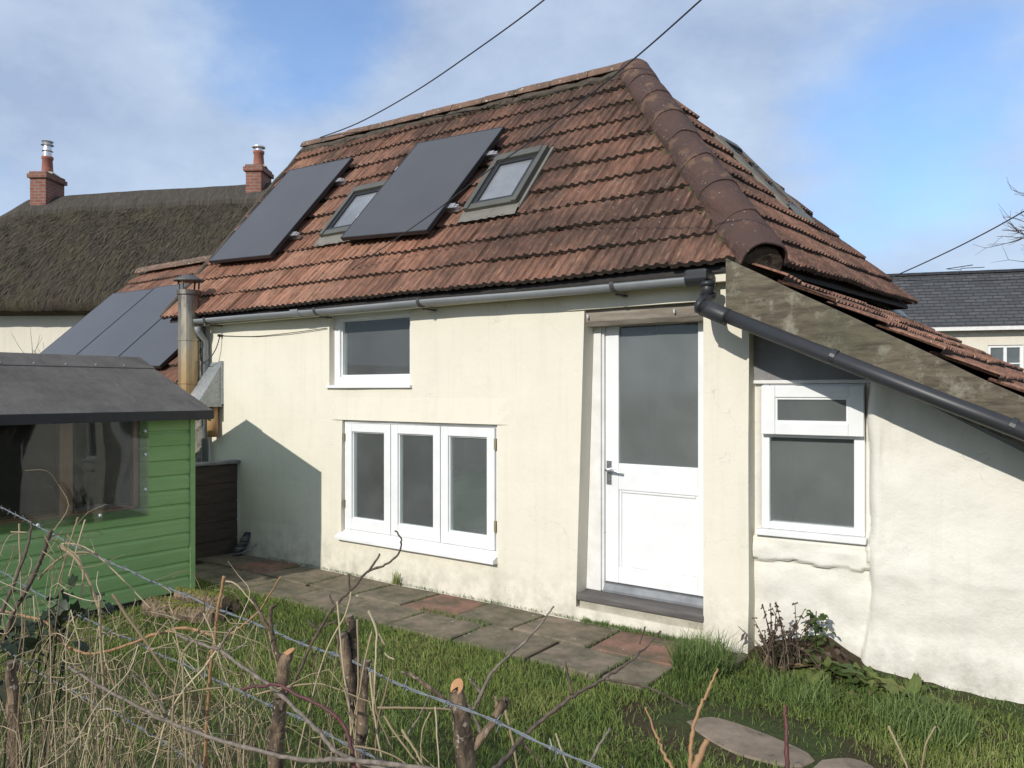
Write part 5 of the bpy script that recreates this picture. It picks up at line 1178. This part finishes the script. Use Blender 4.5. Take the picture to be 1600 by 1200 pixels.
# traced stems that read singly in the photograph
for (px, w, d_) in (
    ([(95, 985), (118, 960), (130, 905), (122, 870), (96, 850), (145, 862), (235, 950)], 3, 2.2),
    ([(60, 905), (75, 888), (100, 868), (128, 863), (153, 866)], 4, 2.2), ([(92, 852), (118, 872), (138, 905), (150, 938), (160, 965)], 6, 2.1),
    ([(176, 928), (200, 965), (228, 1003), (252, 1040), (275, 1070)], 5, 1.9), ([(122, 808), (112, 840), (100, 880), (85, 930)], 3, 2.2), ([(133, 812), (122, 850), (108, 900)], 3, 2.2),
    ([(30, 818), (31, 870), (33, 920), (36, 1010)], 3, 2.2), ([(155, 930), (157, 1000), (161, 1060), (164, 1120), (166, 1204)], 5, 1.9), ([(164, 1030), (178, 1070), (192, 1120), (215, 1204)], 4, 1.9),
    ([(345, 1005), (320, 1042), (290, 1075), (262, 1120), (245, 1180), (238, 1204)], 4, 1.8), ([(220, 1101), (262, 1090), (300, 1080), (345, 1074)], 3, 1.8),
    ([(549, 925), (540, 960), (513, 1010), (490, 1080), (460, 1200)], 3, 1.5), ([(527, 940), (532, 1000), (538, 1060), (545, 1100), (550, 1190)], 3, 1.5), ([(581, 988), (568, 1040), (562, 1080), (548, 1150), (545, 1204)], 3, 1.5),
    ([(558, 968), (560, 1030), (558, 1100), (552, 1204)], 3, 1.5), ([(578, 1050), (583, 1100), (590, 1150), (600, 1204)], 4, 1.5), ([(583, 1050), (588, 1110), (610, 1165), (626, 1204)], 3, 1.5), ([(611, 1049), (600, 1090), (590, 1130), (585, 1204)], 3, 1.5),
    ([(576, 954), (588, 985), (588, 1010), (586, 1050), (584, 1100)], 4, 1.5), ([(592, 990), (600, 1006), (602, 1006)], 3, 1.5), ([(601, 1020), (608, 1027), (616, 1030)], 3, 1.5),
    ([(590, 1106), (640, 1106), (680, 1107), (706, 1109)], 4, 1.5), ([(400, 1085), (440, 1075), (490, 1068), (520, 1074), (560, 1090), (582, 1098)], 3, 1.55),
    ([(680, 1105), (683, 1150), (687, 1204)], 3, 1.45), ([(673, 1112), (660, 1140), (658, 1180), (662, 1204)], 2.5, 1.45), ([(628, 1140), (650, 1175), (665, 1204)], 4, 1.45), ([(600, 1118), (620, 1150), (655, 1195)], 4, 1.45),
    ([(352, 908), (368, 912), (385, 930), (398, 945)], 3, 1.9), ([(318, 958), (330, 985), (340, 1020), (352, 1060), (362, 1080)], 3, 1.8), ([(420, 985), (428, 1020), (436, 1050)], 4, 1.6), ([(552, 1165), (590, 1172), (622, 1185), (640, 1200)], 3, 1.4),
    ([(790, 1110), (797, 1140), (805, 1180), (808, 1204)], 5, 1.3), ([(868, 1146), (880, 1180), (890, 1204)], 3, 1.2), ([(1388, 1135), (1405, 1170), (1420, 1204)], 4, 1.2), ([(1462, 1135), (1446, 1165), (1440, 1204)], 3, 1.25)):
    stem(smooth_path(trace(px, d_), 5, .0003), w * d_ / FOC / 2, w * d_ / FOC / 2 * .7, rr.uniform(.35, 1), 6)
tag(mb.build('dry_grass', 'straw', None, smooth=True, origin=(-2.4, -3.3, 0)), 'tangle of dry straw coloured grass stems along the fence', 'dry grass', kind='stuff')
# dark bramble leaves
mb = MB(); rr = random.Random(41)
for k in range(85):
    if rr.random() < .6: px, py = rr.gauss(28, 26), rr.gauss(1015, 32)
    else: px, py = rr.gauss(95, 28), rr.gauss(960, 26)
    p = at(px, py, rr.uniform(2.0, 2.5)); leaf_strip(mb, p, (rr.gauss(0, 1), rr.gauss(-.4, .8), rr.gauss(-.1, .6)), rr.uniform(.03, .065), rr.uniform(.011, .02), 1., rr.uniform(0, 1), .006, 5)
for k in range(7):
    a = at(rr.uniform(-20, 60), 1130, 2.2); a.z = -.05; b = at(rr.gauss(45, 40), rr.gauss(990, 25), 2.2); mb.tube(smooth_path([a, a.lerp(b, .6) + Vector((rr.gauss(0, .05), 0, .05)), b], 5), [.004, .002], 5, u=.5)
tag(mb.build('bramble_bush', 'bramble', None, smooth=True), 'dark bramble leaves hanging over the dry grass at the left edge', 'bramble')

# ================================================================== SKY, SUN, CAMERA
SUN_EL = R(28)
wd = bpy.data.worlds.new('World'); S.world = wd; wd.use_nodes = True; t = wd.node_tree; t.nodes.clear()
class WT(NT):
    def __init__(s, tree): s.t = tree
w = WT(t); out = w.n('ShaderNodeOutputWorld'); bg = w.n('ShaderNodeBackground'); bg.inputs[1].default_value = .15
sky = w.n('ShaderNodeTexSky'); sky.sky_type = 'NISHITA'; sky.sun_disc = False; sky.sun_elevation = SUN_EL; sky.sun_rotation = PI; sky.air_density = 1.0; sky.dust_density = .8; sky.ozone_density = 1.5; sky.altitude = 50
g = w.n('ShaderNodeTexCoord').outputs['Generated']
v = w.mapping(g, (1, 1, 1.9), (.35, .2, 0)); n1 = w.noise(v, 2.1, 9, .56); n2 = w.noise(w.mapping(g, (1, 1, 1.6), (2, 1, 4)), 5.2, 8, .6)
def blob(px, py, r0, r1):
    d_ = at(px, py, 1) - CAM; d_.normalize()
    dp_ = w.n('ShaderNodeVectorMath', _operation='DOT_PRODUCT'); w.set(dp_.inputs[0], g); dp_.inputs[1].default_value = d_
    return w.ramp(dp_.outputs['Value'], [(math.cos(r1), 0.), (math.cos(r0), 1.)])
clear = w.math('ADD', w.math('MULTIPLY', blob(420, 10, R(1), R(10)), .40), w.math('ADD', w.math('MULTIPLY', blob(1440, 130, R(2), R(13)), .34), w.math('MULTIPLY', blob(-10, 330, R(1), R(7)), .2)))
cv = w.math('SUBTRACT', w.math('ADD', w.math('MULTIPLY', n1, .75), w.math('ADD', w.math('MULTIPLY', n2, .3), .12)), clear)
mask = w.ramp(cv, [(.24, .22), (.54, .92)], 'EASE')
cc = w.mix(w.ramp(n2, [(.3, 0.), (.7, 1.)]), (2.7, 3.35, 4.6), (4.1, 4.85, 5.9))
skyc = w.mix(1., sky.outputs[0], (.92, 1.17, 1.45), 'MULTIPLY')
w.set(bg.inputs[0], w.mix(mask, skyc, cc)); t.links.new(bg.outputs[0], out.inputs[0])
sl = bpy.data.lights.new('sun', 'SUN'); sl.energy = 3.6; sl.angle = R(.5); sl.color = (1, .96, .89)
so_ = bpy.data.objects.new('sun', sl); COL.objects.link(so_); so_.rotation_euler = (PI / 2 - SUN_EL, 0, 0); so_.location = (0, -20, 15)
cd = bpy.data.cameras.new('camera'); cam = bpy.data.objects.new('camera', cd); COL.objects.link(cam); S.camera = cam
cd.sensor_width = 36; cd.lens = FOC / 1600 * 36; cd.shift_y = (HOR - 600) / 1600; cd.clip_end = 2000; cd.clip_start = .05
cam.location = CAM; cam.rotation_euler = (PI / 2, 0, math.atan2(FWD.y, FWD.x) - PI / 2)
S.view_settings.view_transform = 'Standard'; S.view_settings.look = 'None'; S.view_settings.exposure = 0; S.view_settings.gamma = 1
for o in bpy.data.objects:
    if '_o' in o: del o['_o']
